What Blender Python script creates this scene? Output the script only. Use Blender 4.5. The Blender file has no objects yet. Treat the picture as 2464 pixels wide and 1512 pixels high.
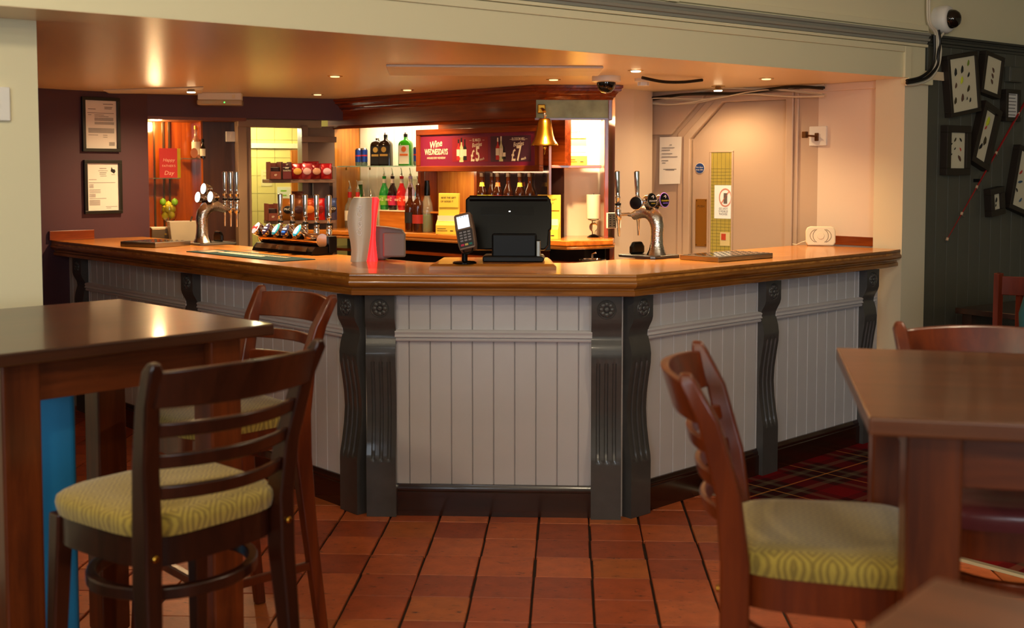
import bpy, math, random
from mathutils import Matrix, Vector
random.seed(7)
SC = bpy.context.scene
COL = SC.collection
R = math.radians
# ------------------------------------------------------------------ camera
F, PPX, PPY, PITCH, EYE = 2735.0, 1232.0, 575.0, R(3.3), 1.55
cd = bpy.data.cameras.new('camera'); cam = bpy.data.objects.new('camera', cd); COL.objects.link(cam)
cd.sensor_width = 36.0; cd.lens = F / 2464 * 36.0
cd.shift_y = -(756 - PPY) / 2464
cam.location = (0, 0, EYE); cam.rotation_euler = (math.pi / 2 - PITCH, 0, 0)
cd.clip_start = 0.05
cd.dof.use_dof = True; cd.dof.focus_distance = 5.9; cd.dof.aperture_fstop = 3.2
SC.camera = cam
# ------------------------------------------------------------------ world, light, exposure
vs = SC.view_settings
vs.view_transform = 'Standard'; vs.look = 'None'; vs.gamma = 1.0; vs.use_curve_mapping = False
vs.exposure = 0.1
w = bpy.data.worlds.new('world'); SC.world = w; w.use_nodes = True
w.node_tree.nodes['Background'].inputs[0].default_value = (0.80, 0.88, 1.0, 1)
w.node_tree.nodes['Background'].inputs[1].default_value = 0.6
def area(name, loc, target, sx, sy, power, color):
    l = bpy.data.lights.new(name, 'AREA'); l.shape = 'RECTANGLE'; l.size = sx; l.size_y = sy
    l.energy = power; l.color = color
    o = bpy.data.objects.new(name, l); COL.objects.link(o); o.location = loc
    o.rotation_euler = (Vector(target) - Vector(loc)).to_track_quat('-Z', 'Y').to_euler()
    return o
def spot(name, loc, target, power, color, ang=110, blend=0.7, rad=0.03):
    l = bpy.data.lights.new(name, 'SPOT'); l.energy = power; l.color = color
    l.spot_size = R(ang); l.spot_blend = blend; l.shadow_soft_size = rad
    o = bpy.data.objects.new(name, l); COL.objects.link(o); o.location = loc
    o.rotation_euler = (Vector(target) - Vector(loc)).to_track_quat('-Z', 'Y').to_euler()
    return o
def point(name, loc, power, color, rad=0.04):
    l = bpy.data.lights.new(name, 'POINT'); l.energy = power; l.color = color; l.shadow_soft_size = rad
    o = bpy.data.objects.new(name, l); COL.objects.link(o); o.location = loc
    return o
DAY = (0.80, 0.90, 1.0); WARM = (1.0, 0.67, 0.33); LAMP = (1.0, 0.82, 0.56)
# daylight entering by the windows of the wall behind and the wall at the left
area('daylight_window_1', (-1.9, -2.42, 1.75), (-1.0, 4.5, 1.0), 1.5, 1.4, 52, DAY)
area('daylight_window_2', (1.9, -2.42, 1.75), (1.2, 4.5, 1.0), 1.5, 1.4, 52, DAY)
# ceiling lamps of the main room
LAMPS = [(-1.3, 2.1), (1.75, 2.9), (0.1, -0.7)]
for k, (x, y) in enumerate(LAMPS):
    point('pendant_lamp_light', (x, y, 2.56), (38, 35, 48)[k], LAMP, 0.07)
# ------------------------------------------------------------------ geometry helpers
FWD = Vector((0, math.cos(PITCH), -math.sin(PITCH))); UPV = Vector((0, math.sin(PITCH), math.cos(PITCH)))
def ray(px, py): return FWD + Vector((1, 0, 0)) * ((px - PPX) / F) - UPV * ((py - PPY) / F)
def at(px, py, z):                       # where the sight line through a photo point meets height z
    d = ray(px, py); return Vector((0, 0, EYE)) + d * ((z - EYE) / d.z)
class Fr:                                # an upright frame: x along a wall, -y out of its face, z up
    def __init__(s, x, y, deg): s.o = Vector((x, y, 0)); s.a = R(deg); s.X = Vector((math.cos(s.a), math.sin(s.a), 0)); s.Y = Vector((-math.sin(s.a), math.cos(s.a), 0))
    def w(s, x, y, z=0): return s.o + s.X * x + s.Y * y + Vector((0, 0, z))
    def px(s, px, py, y=0):              # (x, z) on the plane y of this frame
        d = ray(px, py); C = Vector((0, 0, EYE)); t = (s.o + s.Y * y - C).dot(s.Y) / d.dot(s.Y); p = C + d * t - s.o
        return p.dot(s.X), p.z
    def loc(s, p): q = Vector(p) - s.o; return q.dot(s.X), q.dot(s.Y)
class MB:
    def __init__(s): s.v = []; s.f = []; s.m = None
    def add(s, vs, fs):
        b = len(s.v)
        s.v += [tuple(s.m @ Vector(v)) if s.m else tuple(v) for v in vs]
        s.f += [tuple(b + i for i in f) for f in fs]; return s
    def box(s, x0, x1, y0, y1, z0, z1):
        return s.add([(x, y, z) for x in (x0, x1) for y in (y0, y1) for z in (z0, z1)],
                     [(0, 1, 3, 2), (4, 6, 7, 5), (0, 4, 5, 1), (2, 3, 7, 6), (0, 2, 6, 4), (1, 5, 7, 3)])
    def prism(s, pts, a0, a1, axis='y', cap=True):
        def P(p, a): return {'y': (p[0], a, p[1]), 'z': (p[0], p[1], a), 'x': (a, p[0], p[1])}[axis]
        n = len(pts); ar = sum(pts[i][0] * pts[(i + 1) % n][1] - pts[(i + 1) % n][0] * pts[i][1] for i in range(n))
        if (ar < 0) != (axis == 'y'): pts = pts[::-1]
        vs = [P(p, a0) for p in pts] + [P(p, a1) for p in pts]
        fs = [(i, (i + 1) % n, n + (i + 1) % n, n + i) for i in range(n)]
        if cap: fs += [tuple(range(n))[::-1], tuple(range(n, 2 * n))]
        return s.add(vs, fs)
    def lathe(s, prof, seg=20, c=(0, 0, 0), cap=True):
        n = len(prof); vs = []; fs = []
        for r, z in prof:
            for k in range(seg):
                a = 2 * math.pi * k / seg; vs.append((c[0] + r * math.cos(a), c[1] + r * math.sin(a), c[2] + z))
        for i in range(n - 1):
            for k in range(seg):
                k2 = (k + 1) % seg; fs.append((i * seg + k, i * seg + k2, (i + 1) * seg + k2, (i + 1) * seg + k))
        if cap: fs += [tuple(range(seg))[::-1], tuple((n - 1) * seg + k for k in range(seg))]
        return s.add(vs, fs)
    def tube(s, pts, r, seg=8, flat=None):
        pts = [Vector(p) for p in pts]; n = len(pts); vs = []; fs = []; u = None
        rs = r if isinstance(r, (list, tuple)) else [r] * n
        for i, p in enumerate(pts):
            t = (pts[min(i + 1, n - 1)] - pts[max(i - 1, 0)]).normalized()
            if u is None: u = t.orthogonal().normalized() if abs(t.z) > .9 else Vector((0, 0, 1)).cross(t).normalized()
            u = (u - t * u.dot(t)).normalized(); b = t.cross(u)
            for k in range(seg):
                a = 2 * math.pi * k / seg + (math.pi / 4 if seg == 4 else 0)
                q = p + u * (math.cos(a) * rs[i]) + b * (math.sin(a) * rs[i] * (flat or 1)); vs.append(tuple(q))
        for i in range(n - 1):
            for k in range(seg):
                k2 = (k + 1) % seg; fs.append((i * seg + k, i * seg + k2, (i + 1) * seg + k2, (i + 1) * seg + k))
        fs += [tuple(range(seg))[::-1], tuple((n - 1) * seg + k for k in range(seg))]
        return s.add(vs, fs)
    def strip(s, path, prof, closed=False):   # mitred moulding: prof (out, z) along a plan path, out = right of travel
        n = len(path); P = [Vector((p[0], p[1])) for p in path]; vs = []; fs = []; m = len(prof)
        for i in range(n):
            a = (P[i] - P[i - 1]).normalized() if (i > 0 or closed) else None
            b = (P[(i + 1) % n] - P[i]).normalized() if (i < n - 1 or closed) else None
            na = Vector((a.y, -a.x)) if a else None; nb = Vector((b.y, -b.x)) if b else None
            if na and nb: q = (na + nb); q = q / (1 + na.dot(nb))
            else: q = na or nb
            for o, z in prof: vs.append((P[i].x + q.x * o, P[i].y + q.y * o, z))
        for i in range(n if closed else n - 1):
            j = (i + 1) % n
            for k in range(m):
                k2 = (k + 1) % m; fs.append((i * m + k, j * m + k, j * m + k2, i * m + k2))
        if not closed: fs += [tuple(range(m))[::-1], tuple((n - 1) * m + k for k in range(m))]
        return s.add(vs, fs)
    def mesh(s, name):
        me = bpy.data.meshes.new(name); me.from_pydata(s.v, [], s.f); me.validate(); me.update(); return me
    def build(s, name, mat, parent=None, smooth=False, bev=0, seg=2):
        o = bpy.data.objects.new(name, s.mesh(name)); COL.objects.link(o)
        if mat: o.data.materials.append(mat)
        fin(o, smooth, bev, seg); o.parent = parent; return o
def fin(o, smooth, bev, seg=2):
    if smooth:
        o.data.polygons.foreach_set('use_smooth', [True] * len(o.data.polygons))
        o.data.set_sharp_from_angle(angle=R(38 if smooth is True else smooth))
    if bev:
        md = o.modifiers.new('bevel', 'BEVEL'); md.width = bev; md.segments = seg; md.limit_method = 'ANGLE'; md.angle_limit = R(40)
def B(*a): return MB().box(*a)
def thing(name, label, cat, loc=(0, 0, 0), rz=0, group=None):
    o = bpy.data.objects.new(name, None); COL.objects.link(o); o.location = loc; o.rotation_euler = (0, 0, rz)
    o.empty_display_size = .05
    return tag(o, label, cat, group)
def tag(o, label, cat, group=None):
    o['label'] = label; o['category'] = cat
    if group: o['group'] = group
    return o
def struct(o, label=None):
    o['kind'] = 'structure'
    if label: o['label'] = label
    return o
def place(o, fr, x=0, y=0, z=0): o.location = fr.w(x, y, z); o.rotation_euler = (0, 0, fr.a); return o
def inst(src, parent=None, loc=None, rot=None):
    o = src.copy(); COL.objects.link(o); o.parent = parent
    if loc is not None: o.location = loc
    if rot is not None: o.rotation_euler = rot
    return o
def copy_tree(o, parent=None):
    c = o.copy(); COL.objects.link(c); c.parent = parent
    for ch in o.children: copy_tree(ch, c)
    return c
def txt(body, size, mat, parent, loc=(0, 0, 0), m=None, ax='CENTER', sx=1.0, shear=0.0, bold=0.0, thick=0.0006, name='lettering', rot=0.0, sp=1.0):
    c = bpy.data.curves.new('t', 'FONT'); c.body = body; c.size = size; c.align_x = ax; c.align_y = 'CENTER'; c.shear = shear
    c.offset = bold * size; c.resolution_u = 2; c.space_character = sp; c.extrude = thick / 2
    o = bpy.data.objects.new('t', c); me = bpy.data.meshes.new_from_object(o); me.name = name
    bpy.data.objects.remove(o); bpy.data.curves.remove(c)
    M = Matrix.Rotation(math.pi / 2, 4, 'X') @ Matrix.Rotation(rot, 4, 'Z') @ Matrix.Diagonal((sx, 1, 1, 1))
    M = Matrix.Translation(loc) @ M
    if m is not None: M = m @ M
    me.transform(M); me.materials.clear(); me.materials.append(mat)
    q = bpy.data.objects.new(name, me); COL.objects.link(q); q.parent = parent; return q
# ------------------------------------------------------------------ materials
def lin(c): return tuple(((v / 255) / 12.92 if v <= 10 else ((v / 255 + .055) / 1.055) ** 2.4) for v in c) + (1.0,)
MATS = {}
def mat(name, c, rough=.5, metal=0.0, emit=0, trans=0.0, coat=0.0, alpha=1.0, var=0.0, vscale=6.0, bump=0.0, bscale=60, ior=1.45, ecol=None, spec=None):
    if name in MATS: return MATS[name]
    m = bpy.data.materials.new(name); m.use_nodes = True; nt = m.node_tree; b = nt.nodes['Principled BSDF']
    b.inputs['Base Color'].default_value = lin(c); b.inputs['Roughness'].default_value = rough; b.inputs['Metallic'].default_value = metal
    b.inputs['Transmission Weight'].default_value = trans; b.inputs['Coat Weight'].default_value = coat; b.inputs['Coat Roughness'].default_value = .08
    b.inputs['Alpha'].default_value = alpha; b.inputs['IOR'].default_value = ior
    if spec is not None: b.inputs['Specular IOR Level'].default_value = spec
    if emit: b.inputs['Emission Color'].default_value = lin(ecol or c); b.inputs['Emission Strength'].default_value = emit
    tc = None
    if var or bump: tc = nt.nodes.new('ShaderNodeTexCoord')
    if var:
        n = nt.nodes.new('ShaderNodeTexNoise'); n.inputs['Scale'].default_value = vscale; n.inputs['Detail'].default_value = 5
        nt.links.new(tc.outputs['Object'], n.inputs['Vector'])
        r = nt.nodes.new('ShaderNodeValToRGB'); l = lin(c)
        r.color_ramp.elements[0].position = .3; r.color_ramp.elements[1].position = .7
        r.color_ramp.elements[0].color = tuple(x * (1 - var) for x in l[:3]) + (1,); r.color_ramp.elements[1].color = tuple(min(1, x * (1 + var)) for x in l[:3]) + (1,)
        nt.links.new(n.outputs['Fac'], r.inputs['Fac']); nt.links.new(r.outputs['Color'], b.inputs['Base Color'])
    if bump:
        n = nt.nodes.new('ShaderNodeTexNoise'); n.inputs['Scale'].default_value = bscale; n.inputs['Detail'].default_value = 3
        nt.links.new(tc.outputs['Object'], n.inputs['Vector'])
        q = nt.nodes.new('ShaderNodeBump'); q.inputs['Strength'].default_value = bump; q.inputs['Distance'].default_value = .004
        nt.links.new(n.outputs['Fac'], q.inputs['Height']); nt.links.new(q.outputs['Normal'], b.inputs['Normal'])
    MATS[name] = m; return m
def wood(name, dark, light, axis='x', rough=.3, coat=0.3, fine=38, stretch=14, bump=.12):
    m = bpy.data.materials.new(name); m.use_nodes = True; nt = m.node_tree; b = nt.nodes['Principled BSDF']
    tc = nt.nodes.new('ShaderNodeTexCoord'); mp = nt.nodes.new('ShaderNodeMapping')
    s = [fine] * 3; s['xyz'.index(axis)] = fine / stretch; mp.inputs['Scale'].default_value = s
    n = nt.nodes.new('ShaderNodeTexNoise'); n.inputs['Scale'].default_value = 1.0; n.inputs['Detail'].default_value = 6; n.inputs['Roughness'].default_value = .62; n.inputs['Distortion'].default_value = .6
    n2 = nt.nodes.new('ShaderNodeTexNoise'); n2.inputs['Scale'].default_value = .16; n2.inputs['Detail'].default_value = 3
    mx = nt.nodes.new('ShaderNodeMath'); mx.operation = 'MULTIPLY_ADD'; mx.inputs[1].default_value = .65
    m2 = nt.nodes.new('ShaderNodeMath'); m2.operation = 'MULTIPLY'; m2.inputs[1].default_value = .38
    r = nt.nodes.new('ShaderNodeValToRGB'); r.color_ramp.elements[0].position = .36; r.color_ramp.elements[1].position = .66
    r.color_ramp.elements[0].color = lin(dark); r.color_ramp.elements[1].color = lin(light)
    L = nt.links.new
    L(tc.outputs['Object'], mp.inputs['Vector']); L(mp.outputs['Vector'], n.inputs['Vector']); L(mp.outputs['Vector'], n2.inputs['Vector'])
    L(n2.outputs['Fac'], m2.inputs[0]); L(n.outputs['Fac'], mx.inputs[0]); L(m2.outputs[0], mx.inputs[2]); L(mx.outputs[0], r.inputs['Fac']); L(r.outputs['Color'], b.inputs['Base Color'])
    b.inputs['Roughness'].default_value = rough; b.inputs['Coat Weight'].default_value = coat; b.inputs['Coat Roughness'].default_value = .1
    q = nt.nodes.new('ShaderNodeBump'); q.inputs['Strength'].default_value = bump; q.inputs['Distance'].default_value = .002
    L(n.outputs['Fac'], q.inputs['Height']); L(q.outputs['Normal'], b.inputs['Normal'])
    MATS[name] = m; return m
WHITE = mat('cream_wall_paint', (228, 220, 184), .6, bump=.05)
SOFFIT = mat('soffit_gloss_paint', (240, 218, 180), .32, bump=.10, bscale=5)
PURPLE = mat('purple_wall_paint', (82, 52, 62), .55, bump=.05)
LILAC = mat('pale_lilac_board_paint', (202, 199, 202), .38, var=.03)
SLATE = mat('slate_grey_gloss_paint', (74, 72, 71), .28, var=.08, vscale=20, coat=.3, bump=.06, bscale=90)
DARKWALL = mat('charcoal_board_paint', (86, 86, 76), .45, var=.05)
DARKTRIM = mat('charcoal_moulding_paint', (66, 66, 60), .3)
GREYTRIM = mat('grey_moulding_paint', (150, 148, 136), .3)
MAUVE = mat('mauve_beige_gloss_paint', (196, 170, 148), .3, bump=.04)
PINKW = mat('pinkish_white_paint', (228, 208, 190), .6)
W_BAR = wood('honey_varnished_bar_wood_x', (150, 84, 20), (218, 146, 58), 'x', .26, .35, 26, 16, .04)
W_EDGE = wood('oak_edge_moulding', (108, 58, 14), (178, 112, 42), 'x', .22, .5, 40, 14, .08)
W_RED = wood('red_mahogany_x', (92, 30, 8), (150, 66, 18), 'x', .25, .4, 30, 16)
W_REDZ = wood('red_mahogany_z', (92, 30, 8), (150, 66, 18), 'z', .25, .4, 30, 16)
W_OR = wood('orange_varnished_wood_z', (168, 88, 24), (214, 140, 54), 'z', .22, .5, 30, 18)
W_ORX = wood('orange_varnished_wood_x', (150, 76, 20), (206, 128, 46), 'x', .22, .5, 30, 18)
W_DK = wood('dark_stained_table_wood', (36, 16, 8), (76, 39, 20), 'x', .3, .35, 22, 18)
W_LEG = wood('stained_leg_wood_z', (72, 28, 7), (124, 56, 17), 'z', .32, .15, 22, 14)
W_APR = wood('stained_apron_wood_x', (58, 22, 7), (108, 48, 16), 'x', .32, .15, 22, 14)
W_CH = wood('dark_chair_wood', (30, 11, 5), (58, 24, 11), 'z', .3, .15, 24, 12)
W_CHR = wood('reddish_chair_wood', (70, 22, 5), (116, 46, 12), 'z', .28, .2, 24, 12)
W_PL = wood('dark_plinth_wood', (26, 11, 7), (60, 28, 16), 'x', .22, .4, 24, 14)
CHROME = mat('chrome', (222, 222, 224), .09, 1.0)
STEEL = mat('brushed_steel', (170, 170, 168), .25, 1.0)
BRASS = mat('brass', (190, 140, 50), .25, 1.0)
BLACK = mat('black_plastic', (10, 9, 9), .4, spec=.3)
BLACKG = mat('gloss_black_plastic', (6, 5, 5), .18, spec=.3)
PAPER = mat('white_paper', (236, 232, 226), .7)
INK = mat('grey_print_ink', (110, 105, 104), .7)
INKD = mat('dark_print_ink', (30, 28, 28), .7)
CREAMP = mat('cream_plastic', (232, 222, 196), .4)
WHITEP = mat('white_plastic', (236, 232, 224), .35)
GLASS = mat('clear_glass', (240, 250, 246), .03, trans=1.0)
GREENGL = mat('green_edged_glass', (190, 225, 205), .05, trans=.85)
# ================================================================== THE SETTING
BEAM = Fr(-1.597, 3.83, 35.52)
SOF = 2.10; TOPZ = 2.92
def wbox(fr, name, m, *a, bev=0): return struct(place(B(*a).build(name, m, None, False, bev), fr))
# --- main room behind and around the camera
struct(B(-6, 7, -2.6, 12, -.1, -.012).build('floor', mat('dark_grout', (52, 38, 28), .8, var=.2, vscale=30))); FLOOR = bpy.data.objects['floor']
struct(B(-6, 7, -2.6, 9.5, TOPZ, TOPZ + .1).build('ceiling', mat('ceiling_paint', (232, 226, 206), .7)))
rw = struct(MB().box(-6, -2.65, -2.6, -2.5, 0, TOPZ).box(-1.15, 1.15, -2.6, -2.5, 0, TOPZ).box(2.65, 7, -2.6, -2.5, 0, TOPZ)
       .box(-2.65, -1.15, -2.6, -2.5, 0, 1.05).box(1.15, 2.65, -2.6, -2.5, 0, 1.05).box(-2.65, -1.15, -2.6, -2.5, 2.45, TOPZ).box(1.15, 2.65, -2.6, -2.5, 2.45, TOPZ).build('wall_rear', WHITE))
for k, x0 in enumerate((-2.65, 1.15)):
    wn = struct(MB().box(x0, x0 + 1.5, -2.6, -2.5, 1.05, 1.10).box(x0, x0 + 1.5, -2.6, -2.5, 2.40, 2.45).box(x0, x0 + .05, -2.6, -2.5, 1.1, 2.4)
           .box(x0 + 1.45, x0 + 1.5, -2.6, -2.5, 1.1, 2.4).box(x0 + .73, x0 + .77, -2.6, -2.5, 1.1, 2.4).build('window_%d' % (k + 1), WHITEP))
    for j in (0, 1): B(x0 + .05 + j * .72, x0 + .73 + j * .72, -2.56, -2.55, 1.1, 2.4).build('pane', GLASS, wn)
struct(B(-6.1, -6, -2.6, 9, 0, TOPZ).build('wall_left', WHITE))
struct(B(7, 7.1, -2.6, 12, 0, TOPZ).build('wall_far_right', WHITE))
for k, (x, y) in enumerate(LAMPS):
    t = thing('pendant_lamp', ['dark metal pendant lamp at the left of the viewer', 'dark metal pendant lamp at the right of the viewer', 'dark metal pendant lamp behind the viewer'][k], 'pendant lamp', (x, y, 2.5), 0, 'pendant lamps of the main room')
    MB().lathe([(.02, .26), (.05, .25), (.13, .17), (.135, .165), (.05, .245), (.02, .255)], 24, cap=False).build('shade', STEEL, t, True)
    MB().tube([(0, 0, .25), (0, 0, TOPZ - 2.5)], .004, 6).build('cord', BLACK, t); MB().lathe([(.015, .14), (.02, .16), (.02, .25)], 12).build('lamp_holder', BLACK, t, True)
# --- the beam over the bar, the pier, the soffit
bm = wbox(BEAM, 'wall_beam', WHITE, -3, 4.93, 0, .38, SOF + .002, TOPZ)
wbox(BEAM, 'ceiling_bar', SOFFIT, -3, 5.4, .002, 6, SOF, SOF + .05)
wbox(BEAM, 'wall_pier', WHITE, -3, .083, .323, .62, 0, SOF)
PROF_M = [(0, 2.30), (.012, 2.302), (.016, 2.315), (.03, 2.318), (.034, 2.33), (.02, 2.334), (.026, 2.345), (.036, 2.35), (.036, 2.362), (0, 2.364)]
place(MB().strip([(-3, 0), (4.93, 0)], PROF_M).build('trim_1', GREYTRIM), BEAM); struct(bpy.data.objects['trim_1'])
struct(place(MB().box(-3, 4.76, -.014, 0, 2.245, 2.28).box(4.72, 4.78, -.016, 0, SOF, 2.28).box(-3, 4.93, -.02, 0, 2.283, 2.299).build('trim_2', WHITE, None, False, .003), BEAM))
struct(place(MB().box(2.9, 4.93, -.022, 0, 2.375, 2.41).box(1, 2.88, -.018, 0, 2.372, 2.40).box(2.86, 2.93, -.03, 0, 2.37, 2.43).build('trim_3', WHITE, None, False, .004), BEAM))
# pilaster at the right end of the opening and the pale wall the bar dies into
wbox(BEAM, 'wall_pilaster', mat('pilaster_paint', (224, 214, 186), .5), 4.742, 4.965, 0, .2, 0, SOF)
struct(place(MB().box(4.74, 4.97, -.03, .03, SOF - .035, SOF).build('trim_4', WHITE, None, False, .004), BEAM))
WR = Fr(1.872, 7.174, -49.7)
wl = .66
wbox(WR, 'wall_right', PINKW, 0, wl, 0, .13, 0, SOF); wbox(WR, 'trim_5', PINKW, -.12, wl, -.03, .0, SOF - .045, SOF, bev=.004)
# charcoal boarded wall right of the opening
DW = Fr(*BEAM.w(4.965, .03).xy, 35.52)
dwl = struct(place(B(0, 3.2, 0, .12, 0, 2.31).build('wall_boarded', DARKWALL), DW))
pm = MB().prism([(-.0565, -.001), (.0565, -.001), (.0565, -.012), (.0557, -.013), (-.0557, -.013), (-.0565, -.012)], 0, 2.31, 'z').mesh('plank'); pm.materials.append(DARKWALL)
for k in range(24):
    o = bpy.data.objects.new('plank', pm); COL.objects.link(o); o.parent = dwl; o.location = (.07 + .1155 * k, 0, 0)
place(MB().strip([(0, -.013), (3.2, -.013)], PROF_M).build('trim_6', DARKTRIM), DW); struct(bpy.data.objects['trim_6'])
wbox(DW, 'wall_upper_right', WHITE, -.03, 3.2, 0, .12, 2.36, TOPZ)
# purple wall at the far left
PW = Fr(-3.065, 7.405, 43.9)
wbox(PW, 'wall_purple', PURPLE, -2.2, .745, 0, .12, 0, SOF)
# wall with the alcove and the kitchen doorway
W2 = Fr(-2.528, 7.921, 24.65)
wbox(W2, 'wall_back_lintel', PURPLE, 0, 1.5, 0, .12, 1.945, SOF)
wbox(W2, 'trim_7', mat('brown_lintel_edge', (120, 66, 34), .4), 0, .68, -.004, .5, 1.925, 1.947)
ALC = wood('alcove_panelling', (110, 36, 8), (190, 92, 26), 'z', .14, .6, 18, 20, .03)
wa = struct(place(MB().box(-.10, .40, .42, .46, .9, 1.96).build('wall_alcove', ALC), W2))
struct(place(MB().box(-.14, -.10, .12, .46, 0, 1.96).box(.392, .405, .2, .46, .9, 1.96).build('wall_alcove_left', ALC), W2)); struct(place(B(-.14, .4, .10, .46, 1.96, 2.0).build('ceiling_alcove', ALC), W2))
DKP = wood('dark_door_panel', (44, 20, 8), (80, 42, 18), 'z', .3, .3, 16, 20, .03)
dd = struct(place(MB().box(.40, .645, .20, .26, 0, 1.96).build('wall_dark_panel', DKP, None, False, .004), W2))
B(.42, .63, .185, .2, 1.02, 1.06).build('rail', DKP, dd, False, .004)
TAUPE = mat('taupe_door_frame_paint', (150, 122, 96), .35)
df = struct(place(MB().box(.632, .70, .08, .2, 0, 1.945).build('door_1', TAUPE, None, False, .006), W2))
B(.70, .738, .12, .24, 0, 1.89).build('frame_rebate', TAUPE, df, False, .004); B(.632, 1.25, .06, .16, 1.885, 1.945).build('frame_head', TAUPE, df, False, .006)
B(1.10, 1.135, .04, .2, 0, 1.89).build('frame_post', TAUPE, df, False, .004)
# kitchen seen through the doorway
TILEY = mat('yellow_glazed_tile', (226, 214, 128), .25, var=.03, vscale=3)
KW = Fr(*W2.w(.3, 1.25).xy, 24.65)
kw = struct(place(B(-1.2, 2.2, .012, .1, 0, 2.5).build('wall_kitchen', mat('tile_grout', (196, 184, 112), .7)), KW))
tmz = B(-.073, .073, 0, .012, -.073, .073).mesh('tile'); tmz.materials.append(TILEY)
for i in range(9):
    for j in range(8):
        o = bpy.data.objects.new('tile', tmz); COL.objects.link(o); o.parent = kw; o.location = (-.1 + i * .149, 0, .86 + j * .149)
struct(place(B(-1, 2, -.03, .02, 1.76, 1.80).build('trim_8', mat('kitchen_rail', (240, 234, 190), .4)), KW))
struct(place(B(1.0, 1.2, -.04, .01, 0, 1.745).build('door_2', W_OR, None, False, .004), KW))
point('kitchen_light', W2.w(.85, .8, 1.98), 22, (1.0, .92, .60), .1)
# wall with the fire door, beside the back bar
DWL = Fr(.62, 8.10, -37.0)
drx, drz = DWL.px(1895, 240); dlx, _ = DWL.px(1664, 340); cx, cz = DWL.px(1742, 243); lx, lz = DWL.px(1664, 335)
fl, _ = DWL.px(1630, 330)
wd = struct(place(MB().prism([(-.6, 0), (dlx, 0), (dlx, lz), (cx, drz), (drx, drz), (drx, 0), (2.2, 0), (2.2, SOF + .04), (-.6, SOF + .04)], 0, .1).build('wall_door', MAUVE), DWL))
dr = struct(place(MB().prism([(dlx, 0), (dlx, lz), (cx, drz), (drx, drz), (drx, 0)], .03, .07).build('door_3', MAUVE), DWL), 'mauve fire door with a cut corner and narrow glazed slot')
fw = .05
MB().prism([(dlx - fw, 0), (dlx - fw, lz + .02), (cx - .02, drz + fw), (drx + fw, drz + fw), (drx + fw, 0), (drx, 0), (drx, drz), (cx, drz), (dlx, lz), (dlx, 0)], -.025, .03).build('frame', MAUVE, dr, False, .006)
MB().prism([(dlx - fw * 2, 0), (dlx - fw * 2, lz + .04), (cx - .05, drz + fw * 1.7), (drx + fw * 1.6, drz + fw * 1.7), (drx + fw * 1.6, 0), (drx + fw, 0), (drx + fw, drz + fw), (cx - .02, drz + fw), (dlx - fw, lz + .02), (dlx - fw, 0)], -.012, .03).build('architrave', MAUVE, dr, False, .006)
v0, vz1 = DWL.px(1708, 367); v1, _ = DWL.px(1757, 367)
MB().box(v0 - .012, v1 + .012, .018, .035, vz1, vz1 + .012).box(v0 - .012, v0, .018, .035, .85, vz1).box(v1, v1 + .012, .018, .035, .85, vz1).build('vision_frame', MAUVE, dr, False, .003)
VG = mat('pane_with_corridor_glow', (150, 128, 52), .3, emit=.55, var=.12, vscale=9)  # corridor light put into the pane's own glow, no lit corridor is built
B(v0, v1, .024, .03, .85, vz1).build('vision_pane', VG, dr)
sg0, sz1 = DWL.px(1716, 446); sg1, sz0 = DWL.px(1755, 527)
sp = B(sg0, sg1, .021, .024, sz0, sz1).build('sign_sheet', mat('paper_with_added_glow', (226, 222, 204), .6, emit=.35), dr)  # faint glow added to the paper to imitate corridor light on it
PINKP = mat('faded_red_print', (222, 150, 130), .6)
gx, gz = DWL.px(1742, 476)
mg = MB()
for k in range(20):
    a, b2 = 2 * math.pi * k / 20, 2 * math.pi * (k + 1) / 20
    P4 = lambda r, t: (min(gx + r * .75 * math.cos(t), sg1 - .001), .0195, gz + r * math.sin(t))
    mg.add([P4(.062, a), P4(.062, b2), P4(.052, b2), P4(.052, a)], [(0, 1, 2, 3)])
mg.prism([(gx - .035, gz - .04), (gx - .028, gz - .045), (gx + .03, gz + .04), (gx + .024, gz + .045)], .019, .0205).build('prohibition_mark', PINKP, dr)
MB().box(gx - .012, gx + .014, .019, .0205, gz - .04, gz + .03).build('handset_mark', INK, dr)
for i, s_ in enumerate(('TON OD', 'ELIBOM E', 'SENOHP')): txt(s_[::1], .02, INK, dr, ((sg0 + sg1) / 2 + .005, .02, DWL.px(1740, 503 + 6.5 * i)[1]), sx=-.8)
ex, ez = DWL.px(1741, 574)
B(ex - .035, ex + .035, .02, .0235, ez - .05, ez + .04).build('notice', mat('cream_notice', (222, 206, 150), .6), dr); B(ex - .026, ex + .006, .018, .021, ez - .012, ez + .03).build('notice_mark', mat('notice_red', (196, 70, 44), .6), dr)
wirem = MB()
for k in range(5): wirem.box(v0 + (v1 - v0) * (k + .5) / 5 - .0006, v0 + (v1 - v0) * (k + .5) / 5 + .0006, .0225, .0236, .86, vz1)
for k in range(34): wirem.box(v0, v1, .0225, .0236, .87 + .0215 * k, .8712 + .0215 * k)
wirem.build('wire_mesh', mat('wire', (120, 112, 84), .4, .6), dr)['kind'] = 'stuff'
p0, pz1 = DWL.px(1666, 479); p1, pz0 = DWL.px(1691, 594)
pp = B(p0 + .012, p1 + .012, .024, .03, pz0, pz1).build('push_plate', mat('worn_brass_plate', (178, 128, 52), .35, .8), dr)
txt('PUSH', .022, mat('engraved_dark', (84, 58, 26), .5), dr, ((p0 + p1) / 2 + .012, .0235, pz1 - .05))
for a in (0, 1):
    for b in (0, 1):
        MB().box(p0 + .017 + a * (p1 - p0 - .013), p0 + .022 + a * (p1 - p0 - .013), .022, .025, pz0 + .008 + b * (pz1 - pz0 - .022), pz0 + .013 + b * (pz1 - pz0 - .022)).build('screw', BLACK, dr)
sx_, sz_ = DWL.px(1680, 405)
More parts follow.
